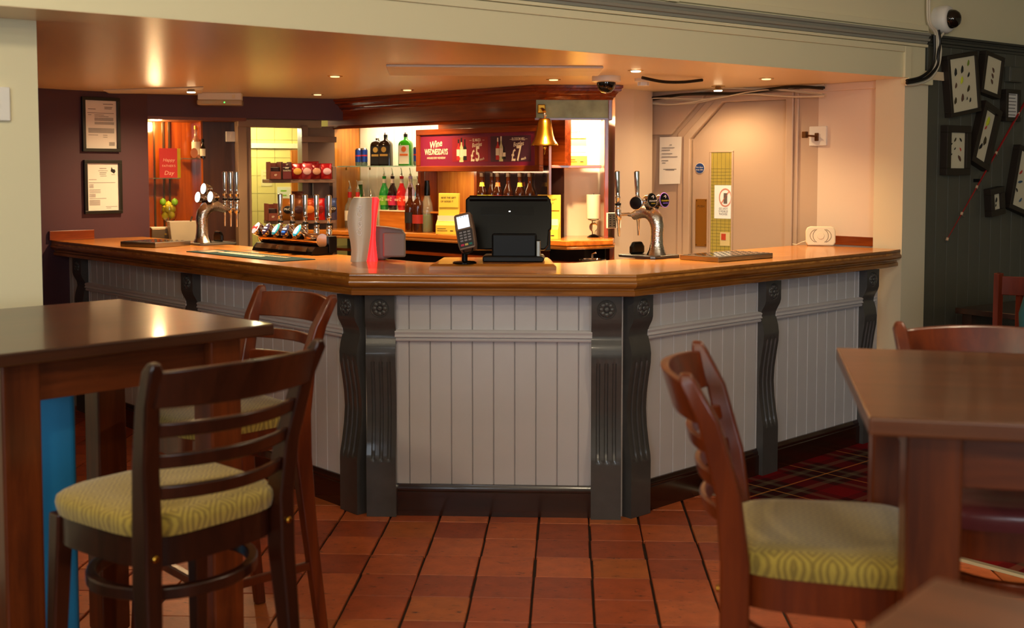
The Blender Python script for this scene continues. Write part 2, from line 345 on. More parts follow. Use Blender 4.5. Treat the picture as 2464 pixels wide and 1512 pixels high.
mm = MB(); mm.m = Matrix.Translation((sx_, .026, sz_)) @ Matrix.Rotation(math.pi / 2, 4, 'X'); mm.lathe([(.036, 0), (.036, .002)], 28)
mm.build('sign_rim', WHITEP, dr)
mm = MB(); mm.m = Matrix.Translation((sx_, .0235, sz_)) @ Matrix.Rotation(math.pi / 2, 4, 'X'); mm.lathe([(.033, 0), (.033, .002)], 28)
mm.build('sign_disc', mat('mandatory_blue', (30, 64, 130), .5), dr)
txt('Fire door', .014, WHITEP, dr, (sx_, .0205, sz_ + .006)); txt('keep shut', .014, WHITEP, dr, (sx_, .0205, sz_ - .010))
# stair bulkhead left of the door, and the pillar beside the back bar
h0, hz = DWL.px(1552, 326)
struct(place(MB().prism([(h0 - .25, hz), (fl - .03, hz), (cx - .06, SOF + .03), (h0 - .25, SOF + .03)], -.035, 0).build('wall_stair_bulkhead', MAUVE, None, False, .006), DWL))
struct(MB().prism([(.665, 7.36), (.80, 7.50), (.95, 7.72), (.80, 8.10), (.55, 7.95)], 0, SOF + .04, 'z').build('wall_pillar', PINKW))
wbox(Fr(1.872, 7.174, -49.7), 'wall_return', MAUVE, -.04, .0, 0, .35, 0, SOF)
struct(B(-6, 7, 11.5, 11.6, 0, TOPZ).build('wall_outer', WHITE))
# --- quarry tiles, each its own piece, then the tartan carpet
A_, B_ = Vector((-.716, 4.991)), Vector((.541, 4.929)); Lend, Rend = Vector((-2.955, 7.375)), Vector((2.146, 6.442))
EDGE = [Lend, A_, B_, Rend]
def offs(path, d):                        # offset to the left of travel (into the bar)
    out = []
    for i, p in enumerate(path):
        a = (p - path[i - 1]).normalized() if i else None; b = (path[i + 1] - p).normalized() if i < len(path) - 1 else None
        na = Vector((-a.y, a.x)) if a else None; nb = Vector((-b.y, b.x)) if b else None
        q = (na + nb) / (1 + na.dot(nb)) if na and nb else (na or nb); out.append(p + q * d)
    return out
PAN = offs(EDGE, .125)
def side(p, a, b): return (b.x - a.x) * (p.y - a.y) - (b.y - a.y) * (p.x - a.x)
def in_bar(p, d=0.0):
    q = offs(EDGE, .125 + d); return side(p, q[0], q[1]) > 0 and side(p, q[1], q[2]) > 0 and side(p, q[2], q[3]) > 0
T0, T1 = Vector((1.0, 5.49)), Vector((1.81, 4.57))
TILE = []
tmat = []
for k, c in enumerate([(190, 96, 50), (176, 84, 43), (198, 104, 58), (164, 78, 43), (184, 100, 48)]):
    m = mat('quarry_tile_%d' % k, c, .42, var=.16, vscale=14, bump=.25, bscale=45)
    nt = m.node_tree; b = nt.nodes['Principled BSDF']; src = b.inputs['Base Color'].links[0].from_socket
    tc = nt.nodes.new('ShaderNodeTexCoord'); oi = nt.nodes.new('ShaderNodeObjectInfo'); ad = nt.nodes.new('ShaderNodeVectorMath'); ad.operation = 'MULTIPLY_ADD'; ad.inputs[1].default_value = (1, 2.6, 1)
    nz = nt.nodes.new('ShaderNodeTexNoise'); nz.inputs['Scale'].default_value = 22; nz.inputs['Detail'].default_value = 6; nz.inputs['Roughness'].default_value = .7
    sc = nt.nodes.new('ShaderNodeMath'); sc.operation = 'MULTIPLY'; sc.inputs[1].default_value = 40
    rp = nt.nodes.new('ShaderNodeValToRGB'); rp.color_ramp.elements[0].position = .60; rp.color_ramp.elements[1].position = .68
    mx = nt.nodes.new('ShaderNodeMix'); mx.data_type = 'RGBA'; mx.inputs['B'].default_value = lin((58, 36, 24))
    L = nt.links.new
    L(tc.outputs['Object'], ad.inputs[0]); L(oi.outputs['Random'], sc.inputs[0]); L(sc.outputs[0], ad.inputs[2]); L(ad.outputs[0], nz.inputs['Vector'])
    L(nz.outputs['Fac'], rp.inputs['Fac']); L(rp.outputs['Color'], mx.inputs['Factor']); L(src, mx.inputs['A']); L(mx.outputs['Result'], b.inputs['Base Color'])
    tmat.append(m)
TF = Fr(*at(1296, 1254.6, 0).xy, -2.8); PT = .2235
rowy = TF.loc(at(1180, 1297, 0))[1]
tms = []
for m in tmat:
    me = MB().prism([(-.107, -.1098), (.107, -.1098), (.107, .1098), (-.107, .1098)], -.012, -.003, 'z')
    t2 = me; t2.add([(-.107, -.1098, -.003), (.107, -.1098, -.003), (.107, .1098, -.003), (-.107, .1098, -.003), (-.105, -.108, 0), (.105, -.108, 0), (.105, .108, 0), (-.105, .108, 0)],
                    [(4, 5, 6, 7), (0, 1, 5, 4), (1, 2, 6, 5), (2, 3, 7, 6), (3, 0, 4, 7)])
    x = t2.mesh('tile'); x.materials.append(m); tms.append(x)
cand = []
for i in range(-22, 14):
    for j in range(-16, 14):
        p = TF.w(PT * (i + .5), rowy + PT * (j + .5))
        q = Vector((p.x, p.y))
        if p.y < .6 or in_bar(q, .08) or side(q, T0, T1) > .05: continue
        d = p - Vector((0, 0, EYE)); f = d.dot(FWD)
        u, v = PPX + F * d.x / f, PPY - F * d.dot(UPV) / f
        if -150 < u < 2600 and 900 < v: cand.append((v > 1700, -v, i, j, p))
cand.sort(key=lambda c: (c[0], c[1]))
rest = MB()
for k, (_, v, i, j, p) in enumerate(cand):
    if k < 290:
        o = bpy.data.objects.new('tile', random.choice(tms)); COL.objects.link(o); o.parent = FLOOR
        o.location = (p.x + random.uniform(-.002, .002), p.y + random.uniform(-.001, .001), random.uniform(-.001, .001)); o.rotation_euler = (random.uniform(-.003, .003), random.uniform(-.003, .003), TF.a + random.uniform(-.006, .006))
    else:
        rest.m = Matrix.Translation(p) @ Matrix.Rotation(TF.a, 4, 'Z'); rest.box(-.1045, .1045, -.1085, .1085, -.012, 0)
if rest.v: rest.build('outer_tiles', tmat[0], FLOOR)['kind'] = 'stuff'
# tartan carpet
m = bpy.data.materials.new('tartan_carpet'); m.use_nodes = True; nt = m.node_tree; L = nt.links.new; b = nt.nodes['Principled BSDF']; b.inputs['Roughness'].default_value = .95; b.inputs['Specular IOR Level'].default_value = .1
tc = nt.nodes.new('ShaderNodeTexCoord'); sp_ = nt.nodes.new('ShaderNodeSeparateXYZ'); L(tc.outputs['Object'], sp_.inputs[0])
def band(axis):
    f = nt.nodes.new('ShaderNodeMath'); f.operation = 'MULTIPLY'; f.inputs[1].default_value = 1 / .46; L(sp_.outputs[axis], f.inputs[0])
    g = nt.nodes.new('ShaderNodeMath'); g.operation = 'FRACT'; L(f.outputs[0], g.inputs[0])
    r = nt.nodes.new('ShaderNodeValToRGB'); r.color_ramp.interpolation = 'CONSTANT'; cr = r.color_ramp
    stops = [(0, (112, 8, 14)), (.16, (60, 12, 14)), (.26, (92, 76, 58)), (.34, (50, 10, 14)), (.46, (24, 14, 16)), (.488, (196, 126, 60)), (.512, (24, 14, 16)), (.54, (50, 10, 14)), (.66, (92, 76, 58)), (.74, (60, 12, 14)), (.84, (112, 8, 14))]
    cr.elements[0].position = 0; cr.elements[0].color = lin(stops[0][1]); cr.elements[1].position = stops[1][0]; cr.elements[1].color = lin(stops[1][1])
    for p_, c_ in stops[2:]: el = cr.elements.new(p_); el.color = lin(c_)
    L(g.outputs[0], r.inputs['Fac']); return r
r1, r2 = band('X'), band('Y')
ch = nt.nodes.new('ShaderNodeTexChecker'); ch.inputs['Scale'].default_value = 230; L(tc.outputs['Object'], ch.inputs['Vector'])
mx = nt.nodes.new('ShaderNodeMix'); mx.data_type = 'RGBA'; L(r1.outputs['Color'], mx.inputs['A']); L(r2.outputs['Color'], mx.inputs['B'])
hf = nt.nodes.new('ShaderNodeMath'); hf.operation = 'MULTIPLY_ADD'; hf.inputs[1].default_value = .6; hf.inputs[2].default_value = .2; L(ch.outputs['Fac'], hf.inputs[0]); L(hf.outputs[0], mx.inputs['Factor'])
L(mx.outputs['Result'], b.inputs['Base Color'])
S0 = PAN[2] + (PAN[3] - PAN[2]).normalized() * .62
dT = (T1 - T0).normalized(); CF = Fr(S0.x, S0.y, math.degrees(math.atan2(dT.y, dT.x)))
wallp = [CF.loc(BEAM.w(x, -.005)) for x in (4.75, 8.0)]; far = CF.loc((PAN[3].x, PAN[3].y, 0))
cp = place(MB().prism([(0, 0), (4.5, 0), (4.5, 3.7), wallp[1], wallp[0], (far[0], far[1])], -.011, .008, 'z').build('carpet', m), CF)
tag(cp, 'red, black and gold tartan carpet at the right of the bar', 'carpet')
tag(place(MB().prism([(-.040, 0), (-.001, 0), (-.006, .010), (-.034, .010)], .06, 4.4, 'x').build('threshold_strip', mat('pale_metal_strip', (206, 194, 168), .35, .6)), CF), 'pale metal threshold strip between the tiles and the carpet', 'threshold strip')
# ================================================================== THE BAR COUNTER
BARC = Vector((-.09, 5.4, 0))
def sub(o, root, fr, x=0, y=0, z=0): o.parent = root; o.location = fr.w(x, y, z) - Vector(root.location); o.rotation_euler = (0, 0, fr.a); return o
bar = thing('bar_counter', 'three-sided pub bar front of pale boards with slate grey fluted brackets', 'bar counter', BARC)
wt = thing('bar_worktop', 'honey varnished wooden worktop with moulded edge on the bar', 'worktop', BARC + Vector((0, 0, 1.01)))
TZ = 1.11
inn = offs(EDGE, .63)
lw = Vector((-.693, .721)); rwv = Vector((.62, .78))
poly = [Lend + lw * .15] + EDGE + [Rend + rwv * .17, inn[3] + rwv * .10, inn[2], inn[1], inn[0] + lw * .14]
MB().prism([tuple(p - BARC.xy) for p in poly], .065, .10, 'z').build('top', W_BAR, wt)
prof = [(-.05, 0), (-.018, 0), (-.012, .004), (-.012, .022), (-.020, .027), (-.020, .034), (-.004, .040), (.006, .050), (.008, .060), (.004, .070), (-.003, .074), (-.003, .080), (.001, .084), (.001, .094), (-.004, .0995), (-.05, .0995)]
for a, b in ((0, 1), (1, 2), (2, 3)):      # three lengths of edge moulding, mitred at the corners, and the two returns
    pp_ = [Lend + lw * .15] + EDGE + [Rend + rwv * .17]
    mb = MB().strip([tuple(p - BARC.xy) for p in pp_], prof)
    m_ = len(prof); keep = {0: (0, 1), 1: (2,), 2: (3, 4)}[a]
    fs = [f for i in keep for f in mb.f[i * m_:(i + 1) * m_]]
    used = sorted({i for f in fs for i in f}); mp_ = {u: i for i, u in enumerate(used)}
    q = MB(); vs_ = [mb.v[u] for u in used]
    d = (EDGE[b] - EDGE[a]); ang = math.atan2(d.y, d.x); Mi = Matrix.Rotation(-ang, 4, 'Z')
    q.add([tuple(Mi @ Vector(v)) for v in vs_], [tuple(mp_[i] for i in f) for f in fs])
    o = q.build('edge_moulding', W_EDGE, wt, 50); o.rotation_euler = (0, 0, ang)
# low upstands where the worktop meets the two walls
a0, a1 = PW.px(144, 575)[0], PW.px(336, 566)[0]
o = B(0, .30, -.022, -.001, 0, .062).build('upstand', W_RED, wt, False, .003); sub(o, wt, PW, .04, 0, .101 + 1.01); o.location.z = .101
o = B(.13, .585, -.022, -.001, 0, .055).build('upstand', W_RED, wt, False, .003); sub(o, wt, WR); o.location.z = .101
# front panels: boards, rail, plinth, brackets
BP = .0955
plk = MB().prism([(-BP / 2 + .0012, 0), (BP / 2 - .0012, 0), (BP / 2 - .0012, -.007), (BP / 2 - .004, -.011), (-BP / 2 + .004, -.011), (-BP / 2 + .0012, -.007)], .12, 1.012, 'z').mesh('board'); plk.materials.append(LILAC)
RAILP = [(0, .795), (.020, .797), (.024, .803), (.024, .808), (.018, .811), (.028, .816), (.028, .821), (.022, .826), (.028, .838), (.022, .846), (0, .848)]
PLP = [(0, 0), (.020, 0), (.020, .108), (.014, .112), (.016, .122), (.010, .134), (.008, .142), (0, .143)]
CP = [(.062, 1.01), (.062, .905), (.056, .885), (.036, .85), (.032, .82), (.046, .775), (.052, .735), (.050, .69), (.038, .62), (.028, .55), (.024, .48), (.030, .40), (.042, .32), (.052, .27), (.054, .245), (.054, 0)]
CW = .067
def corbel(root, fr, x):
    mb = MB(); n = len(CP)
    xs = [(-CW, 0), (-CW + .022, 0), (-CW + .026, 1), (-CW + .036, 1), (-CW + .040, 0), (-.009, 0), (-.005, 1), (.005, 1), (.009, 0), (CW - .040, 0), (CW - .036, 1), (CW - .026, 1), (CW - .022, 0), (CW, 0)]
    rows = []
    for i in range(n - 1):
        (o0, z0), (o1, z1) = CP[i], CP[i + 1]; st = 1 if z0 - z1 > .09 and o0 == o1 else 3
        for k in range(st): t = k / st; rows.append((o0 + (o1 - o0) * t, z0 + (z1 - z0) * t))
    rows.append(CP[-1])
    vs, fs = [], []
    for o, z in rows:
        g = .008 if .27 < z < .70 else (.003 if .255 < z < .72 else 0)
        for xx, q in xs: vs.append((xx, -(o - g * q), z))
    m_ = len(xs)
    for i in range(len(rows) - 1):
        for k in range(m_ - 1): fs.append((i * m_ + k, (i + 1) * m_ + k, (i + 1) * m_ + k + 1, i * m_ + k + 1))
    nb = len(vs)
    for o, z in rows: vs += [(-CW, .01, z), (CW, .01, z)]
    for i in range(len(rows) - 1):
        fs.append((i * m_, nb + 2 * i, nb + 2 * i + 2, (i + 1) * m_)); fs.append((i * m_ + m_ - 1, (i + 1) * m_ + m_ - 1, nb + 2 * i + 3, nb + 2 * i + 1))
    mb.add(vs, fs)
    c = mb.build('corbel', SLATE, None, 30); sub(c, root, fr, x)
    ro = MB(); ro.m = Matrix.Translation((0, -.062, .948)) @ Matrix.Rotation(math.pi / 2, 4, 'X')
    ro.lathe([(.043, -.004), (.043, .0015), (.041, .003), (.038, .001), (.036, -.004)], 28, cap=False).lathe([(.036, -.003), (.0, -.003)], 28, cap=False)
    for k in range(8):
        a = 2 * math.pi * k / 8; ro.lathe([(.0125, -.003), (.012, .003), (.008, .0075), (.001, .008)], 8, (.024 * math.cos(a), .024 * math.sin(a), 0), cap=False)
        a += math.pi / 8; ro.lathe([(.007, -.003), (.006, .002), (.001, .004)], 6, (.031 * math.cos(a), .031 * math.sin(a), 0), cap=False)
    ro.lathe([(.012, -.003), (.012, .006), (.009, .010), (.004, .011), (.0005, .0105)], 12, cap=False)
    r_ = ro.build('rosette', SLATE, c, 60)
    return c
segs = []
for i in range(3):
    p, q = PAN[i], PAN[i + 1]; d = q - p; segs.append((Fr(p.x, p.y, math.degrees(math.atan2(d.y, d.x))), d.length))
cpos = [[segs[0][0].px(186, 690, -.06)[0], segs[0][0].px(450, 690, -.06)[0], segs[0][1] - .072], [.072, segs[1][1] - .072], [.072, segs[2][0].px(1861, 705, -.06)[0], segs[2][0].px(2100, 690, -.06)[0]]]
for i, (fr, ln) in enumerate(segs):
    core = B(0 if i else -.1, ln + (.1 if i == 2 else 0), .0, .04, 0, 1.0).build('panel_core', LILAC, None); sub(core, bar, fr)
    n = int(ln / BP) + 1
    off = {0: ln - .16 - BP * 40.5, 1: (ln - BP * 12) / 2, 2: .16}[i]
    for k in range(60):
        x = off + BP * (k + .5)
        if -.1 < x < ln + .02 and (i == 0 or x > .02): o = bpy.data.objects.new('board', plk); COL.objects.link(o); sub(o, bar, fr, x)
    cs = cpos[i]
    spans = [(cs[k] + CW, cs[k + 1] - CW) for k in range(len(cs) - 1)]
    if i == 2: spans.append((cs[-1] + CW, cs[-1] + CW + .02))
    for a, b in spans:
        o = MB().strip([(a - .004, -.011), (b + .004, -.011)], RAILP).build('dado_rail', LILAC, None, 50); sub(o, bar, fr)
        o = MB().strip([(a, -.011), (b, -.011)], PLP).build('plinth', W_PL, None, 50); sub(o, bar, fr)
        for e_ in (a, b): o = B(e_ - .008, e_ + .008, -.014, -.009, .143, 1.0).build('edge_bead', LILAC, None, False, .002); sub(o, bar, fr)
    for x in cs: corbel(bar, fr, x)
# ================================================================== FURNITURE IN THE ROOM
def fabric(name, c1, c2, s=.075, k=5.0):
    m = bpy.data.materials.new(name); m.use_nodes = True; nt = m.node_tree; L = nt.links.new; b = nt.nodes['Principled BSDF']; b.inputs['Roughness'].default_value = .9; b.inputs['Sheen Weight'].default_value = .3
    tc = nt.nodes.new('ShaderNodeTexCoord'); sp_ = nt.nodes.new('ShaderNodeSeparateXYZ'); L(tc.outputs['Object'], sp_.inputs[0])
    def M(op, a, bv):
        n = nt.nodes.new('ShaderNodeMath'); n.operation = op
        if isinstance(a, (int, float)): n.inputs[0].default_value = a
        else: L(a, n.inputs[0])
        if bv is not None:
            if isinstance(bv, (int, float)): n.inputs[1].default_value = bv
            else: L(bv, n.inputs[1])
        return n.outputs[0]
    tri = []
    for ax in 'XY': tri.append(M('ABSOLUTE', M('SUBTRACT', M('FRACT', M('MULTIPLY', sp_.outputs[ax], 1 / s), None), .5), None))
    d = M('FRACT', M('MULTIPLY', M('ADD', tri[0], tri[1]), k), None)
    st = M('GREATER_THAN', d, .52)
    mx = nt.nodes.new('ShaderNodeMix'); mx.data_type = 'RGBA'; mx.inputs['A'].default_value = lin(c1); mx.inputs['B'].default_value = lin(c2); L(st, mx.inputs['Factor']); L(mx.outputs['Result'], b.inputs['Base Color'])
    q = nt.nodes.new('ShaderNodeBump'); q.inputs['Strength'].default_value = .3; q.inputs['Distance'].default_value = .0015; L(st, q.inputs['Height']); L(q.outputs['Normal'], b.inputs['Normal'])
    return m
FAB = fabric('olive_diamond_weave', (166, 140, 52), (130, 106, 37))
BURG = mat('burgundy_leather', (110, 48, 48), .35, coat=.2, var=.06, vscale=12)
def bow(x0, x1, y0, sag, z0, z1, th, n=10, lean=0.0, top=None):   # a curved back slat bowed towards the rear
    mb = MB(); vs, fs = [], []
    for i in range(n + 1):
        t = i / n; x = x0 + (x1 - x0) * t; y = y0 - sag * (1 - (2 * t - 1) ** 2)
        zt = z1 + (top or 0) * (1 - (2 * t - 1) ** 2)
        for yy, zz in ((-th / 2, z0), (th / 2, z0), (th / 2, zt), (-th / 2, zt)):
            vs.append((x, y + yy - lean * (zz - z0), zz))
    for i in range(n):
        for k in range(4): fs.append((4 * i + k, 4 * i + (k + 1) % 4, 4 * i + 4 + (k + 1) % 4, 4 * i + 4 + k))
    fs += [(3, 2, 1, 0), (4 * n, 4 * n + 1, 4 * n + 2, 4 * n + 3)]
    return mb.add(vs, fs)
def cushion(wf, wb, d, z0, h, n=40):
    mb = MB(); rings = [(.985, 0), (1.0, .012), (1.01, .026), (1.0, .040), (.965, h * .80), (.90, h * .93), (.7, h * .985), (.35, h), (.03, h + .001)]
    vs, fs = [], []
    for s, z in rings:
        for k in range(n):
            a = 2 * math.pi * k / n; c_, s_ = math.cos(a), math.sin(a); e = 2 / 4.2
            y = d / 2 * math.copysign(abs(s_) ** e, s_); wd_ = (wf + wb) / 4 + (wf - wb) / 4 * (y / (d / 2)); x = wd_ * math.copysign(abs(c_) ** e, c_)
            vs.append((x * s, y * s, z0 + z))
    m_ = len(rings)
    for i in range(m_ - 1):
        for k in range(n): k2 = (k + 1) % n; fs.append((i * n + k, i * n + k2, (i + 1) * n + k2, (i + 1) * n + k))
    fs += [tuple(range(n))[::-1], tuple((m_ - 1) * n + k for k in range(n))]
    return mb.add(vs, fs)
def bar_chair(label, c, f, wm, sm):
    f = Vector(f).normalized(); t = thing('bar_chair', label, 'bar chair', (c[0], c[1], 0), math.atan2(-f.x, f.y), 'high chairs with ladder backs')
    cushion(.46, .40, .43, .735, .058).build('seat', sm, t, 60)
    ap = MB(); n = 32; pts = []
    for k in range(n):
        a = 2 * math.pi * k / n; c_, s_ = math.cos(a), math.sin(a); e = 2 / 4.2
        y = .205 * math.copysign(abs(s_) ** e, s_); x = (.208 + .014 * (y / .205)) * math.copysign(abs(c_) ** e, c_); pts.append((x, y))
    ap.prism(pts, .665, .737, 'z').build('seat_frame', wm, t, 30)
    for s in (-1, 1):
        # rear leg running up into the back post
        P = [(.205, -.255, 0), (.196, -.215, .35), (.188, -.190, .62), (.186, -.190, .76), (.196, -.205, .90), (.214, -.245, 1.05), (.226, -.285, 1.13), (.226, -.292, 1.15)]
        Wd = [.016, .018, .021, .022, .021, .019, .017, .010]; Dp = [.018, .022, .030, .030, .026, .022, .018, .011]
        mb = MB(); vs, fs = [], []
        for (x, y, z), w_, d_ in zip(P, Wd, Dp):
            vs += [(s * x - w_, y - d_, z), (s * x + w_, y - d_, z), (s * x + w_, y + d_, z), (s * x - w_, y + d_, z)]
        for i in range(len(P) - 1):
            for k in range(4): fs.append((4 * i + k, 4 * i + (k + 1) % 4, 4 * i + 4 + (k + 1) % 4, 4 * i + 4 + k))
        fs += [(3, 2, 1, 0), tuple(4 * (len(P) - 1) + k for k in range(4))]
        mb.add(vs, fs).build('back_leg', wm, t, 30, .006, 3)
        mb = MB().add([(s * .215 + a * .015, .205 + b * .015, 0) for a, b in ((-1, -1), (1, -1), (1, 1), (-1, 1))] + [(s * .192 + a * .022, .165 + b * .022, .735) for a, b in ((-1, -1), (1, -1), (1, 1), (-1, 1))],
                      [(3, 2, 1, 0), (4, 5, 6, 7), (0, 1, 5, 4), (1, 2, 6, 5), (2, 3, 7, 6), (3, 0, 4, 7)])
        mb.build('front_leg', wm, t, False, .005)
        B(s * .2 - .009, s * .2 + .009, -.22, .19, .24, .268).build('stretcher', wm, t, False, .004)
        o = MB(); o.m = Matrix.Translation((s * .186, -.222, .70)) @ Matrix.Rotation(math.pi / 2, 4, 'X'); o.lathe([(.0085, 0), (.0085, .003), (.006, .006)], 10).build('bolt', BRASS, t, True)
    bow(-.215, .215, -.262, .060, 1.045, 1.128, .018, 12, .32, .008).build('top_rail', wm, t, 40, .004)
    for z, y, xx in ((.972, -.232, .19), (.898, -.212, .182), (.824, -.200, .175)):
        bow(-xx, xx, y, .056, z, z + .034, .015, 12, .25).build('slat', wm, t, 40, .004)
    ring = MB(); n = 36; vs, fs = [], []
    for k in range(n):
        a = 2 * math.pi * k / n
        for r_, z in ((.172, .575), (.196, .575), (.196, .605), (.172, .605)): vs.append((r_ * 1.05 * math.cos(a), -.01 + r_ * math.sin(a), z))
    for k in range(n):
        k2 = (k + 1) % n
        for j in range(4): fs.append((4 * k + j, 4 * k2 + j, 4 * k2 + (j + 1) % 4, 4 * k + (j + 1) % 4))
    ring.add(vs, fs).build('hoop', wm, t, 40, .004)
    B(-.2, .2, .18, .205, .28, .31).build('foot_rail', wm, t, False, .004)
    return t
bar_chair('dark ladder-back high chair with olive patterned seat, nearest at the left table', (-.838, 2.745), (-.771, .637), W_CH, FAB)
bar_chair('brown ladder-back high chair with olive seat between left table and bar', (-.96, 3.70), (-.736, -.677), W_CHR, FAB)
bar_chair('reddish ladder-back high chair with olive seat, seen side-on at the right', (.68, 2.42), (.978, -.21), W_CHR, FAB)
bar_chair('high chair with burgundy leather seat behind the right table', (1.225, 2.735), (-.16, -.987), W_CHR, BURG)
def high_table(label, x, y, deg, sx, sy, legs, inset=.075, z=1.11, wt_=W_DK, wl_=W_LEG, lw_=.05):
    t = thing('high_table', label, 'table', (x, y, 0), R(deg), 'high tables')
    x0, x1, y0, y1 = (0, sx, 0, sy) if sy > 0 else (0, sx, sy, 0)
    B(x0, x1, y0, y1, z - .034, z).build('tabletop', wt_, t, False, .005, 3)
    i = inset
    for lx in (x0 + i, x1 - i):
        for ly in (y0 + i, y1 - i): B(lx - lw_, lx + lw_, ly - lw_, ly + lw_, 0, z - .034).build('leg', wl_, t, False, .006)
    for ly in (y0 + i, y1 - i): B(x0 + i + lw_, x1 - i - lw_, ly - .014, ly + .014, z - .034 - .115, z - .034).build('apron', W_APR, t, False, .002)
    for lx in (x0 + i, x1 - i): B(lx - .014, lx + .014, y0 + i + lw_, y1 - i - lw_, z - .034 - .115, z - .034).build('apron', W_APR, t, False, .002)
    return t
high_table('dark polished high table at the left, in front of the pale pier', -1.2745, 2.715, 45.8, .83, .95, 4, .12)
high_table('brown high table at the right with the burgundy seat under it', .645, 2.03, -12, .92, .845, 4, .125, wt_=wood('brown_table_wood', (74, 38, 18), (116, 64, 35), 'x', .3, .3, 20, 18))
high_table('blurred brown table corner close to the viewer, bottom right', .463, 1.22, -41, .7, -.7, 4, .09, wt_=MATS['brown_table_wood'])
# blue upholstered booth end under / behind the left table
t = thing('booth_end', 'bright blue upholstered booth end behind the left table leg', 'booth', (-1.405, 3.36, 0), R(20))
B(-.28, .092, -.04, .04, .06, 1.02).build('panel', mat('bright_blue_vinyl', (22, 128, 176), .4, var=.12, vscale=3), t, False, .012, 3)
B(-.27, .08, -.03, .03, 0, .06).build('kick_base', BLACK, t)
# far right: small table, mahogany chair and teal chair by the boarded wall
TF2 = Fr(2.66, 6.72, 35.5)
t = thing('small_table', 'dark low table standing against the boarded wall', 'table', (2.66, 6.72, 0), R(35.5))
B(0, .9, -.45, .03, .715, .75).build('tabletop', W_DK, t, False, .004)
for a, b in ((.06, -.39), (.84, -.39), (.06, -.03), (.84, -.03)): B(a - .03, a + .03, b - .03, b + .03, 0, .715).build('leg', W_CH, t)
for b in (-.39, -.03): B(.09, .81, b - .012, b + .012, .62, .715).build('apron', W_CH, t)
MAH = wood('mahogany_chair', (78, 24, 10), (116, 42, 18), 'z', .3, .3, 20, 14)
t = thing('dining_chair', 'mahogany dining chair with upright splats by the boarded wall', 'chair', (2.72, 5.86, 0), R(160))
for s in (-1, 1):
    MB().tube([(s * .2, .22, 0), (s * .2, .2, .45), (s * .2, .26, 1.05)], .024, 4).build('back_leg', MAH, t, False, .003); B(s * .19 - .02, s * .19 + .02, -.2, -.16, 0, .44).build('front_leg', MAH, t, False, .003)
B(-.22, .22, -.22, .2, .42, .47).build('seat', BURG, t, False, .012, 3)
bow(-.2, .2, .245, -.015, .94, 1.035, .02, 8, -.1).build('top_rail', MAH, t, 40, .003)
for x in (-.1, 0, .1): MB().tube([(x, .205, .46), (x, .245, .96)], .02, 4).build('splat', MAH, t, False, .003)
TEAL = mat('teal_velvet', (36, 88, 94), .85, var=.08, vscale=8)
t = thing('armchair', 'teal upholstered armchair at the right edge', 'armchair', (2.70, 5.08, 0), R(150))
bk = MB(); pts = [(-.33, .4), (.33, .4), (.36, .93), (.33, 1.05), (.25, 1.085), (-.25, 1.085), (-.33, 1.05), (-.36, .93)]
bk.prism(pts, .2, .32).build('backrest', TEAL, t, True, .04, 4)
B(-.3, .3, -.3, .22, .28, .45).build('seat', TEAL, t, False, .04, 4)
for s in (-1, 1):
    B(s * .33 - .05, s * .33 + .05, -.28, .25, .25, .64).build('arm', TEAL, t, False, .035, 4)
    for y in (-.24, .26): B(s * .28 - .02, s * .28 + .02, y - .02, y + .02, 0, .28).build('leg', W_CH, t)
# ================================================================== THE BACK BAR
BB = Fr(.151, 7.174, -43.3); BR_ = Fr(.151, 7.174, 2.0); CZ = 1.14
bb = thing('back_bar', 'red mahogany back bar with moulded cornice, pale niches and orange counter', 'back bar', BB.w(0, 0), BB.a)
def bl(p): return BB.loc((p[0], p[1], 0))
c2 = bl(BR_.w(.47, -.16).xy); c3 = bl(BR_.w(.50, .02).xy); c4 = bl(BR_.w(.50, .34).xy)
cpts = [(-2.10, .25), (-2.10, -.34), (-1.95, -.36), (-1.2, -.09), (.33, -.09), c2, c3, c4, (-.2, .36), (-.2, .3)]
MB().prism(cpts, CZ - .03, CZ, 'z').build('counter', W_ORX, bb, False, .006)
o = MB().strip([(-2.1, -.335), (-1.95, -.355), (-1.2, -.085), (.33, -.085), c2, c3], [(-.03, CZ - .055), (.0, CZ - .055), (.006, CZ - .045), (0, CZ - .034), (.010, CZ - .030), (-.03, CZ - .029)]).build('counter_nosing', W_ORX, bb, 50)
DARKC = mat('dark_underbar', (20, 12, 9), .5)
MB().prism([(-2.05, .12), (-1.2, .12), (.30, .12), bl(BR_.w(.44, .02).xy), bl(BR_.w(.48, .30).xy), (-.2, .40), (-2.05, .26)], 0, CZ - .06, 'z').build('cabinet_body', DARKC, bb)
MB().prism([(-2.0, -.20), (-1.2, -.02), (.30, -.02), (.30, .12), (-2.0, .12)], .985, 1.005, 'z').build('lower_shelf', W_RED, bb)
MB().box(-.012, .012, -.03, .12, 0, CZ - .06).build('divider', W_RED, bb)
o = B(.455, .485, -.10, .10, .0, CZ - .055).build('end_panel', W_REDZ, bb, False, .004); o.location = (BB.loc(BR_.w(0, 0))[0], BB.loc(BR_.w(0, 0))[1], 0); o.rotation_euler = (0, 0, BR_.a - BB.a)
MB().prism([(0, 1.9), (0, 1.66), (.03, 1.62), (.09, 1.58), (.12, 1.50), (.12, CZ), (.25, CZ), (.25, 1.9)], -2.10, -2.06, 'x').build('side_panel', W_RED, bb, False, .006)
B(-2.06, -2.052, .01, .25, CZ, 1.9).build('side_lining', W_OR, bb)
NB = mat('cream_niche_boards', (236, 224, 196), .45)
pl_ = MB().prism([(-.049, 0), (.049, 0), (.049, -.006), (.046, -.009), (-.046, -.009), (-.049, -.006)], CZ, 1.9, 'z').mesh('niche_board'); pl_.materials.append(NB)
for k in range(11):
    o = bpy.data.objects.new('niche_board', pl_); COL.objects.link(o); o.parent = bb; o.location = (-2.0 + .1 * k, .26, 0)
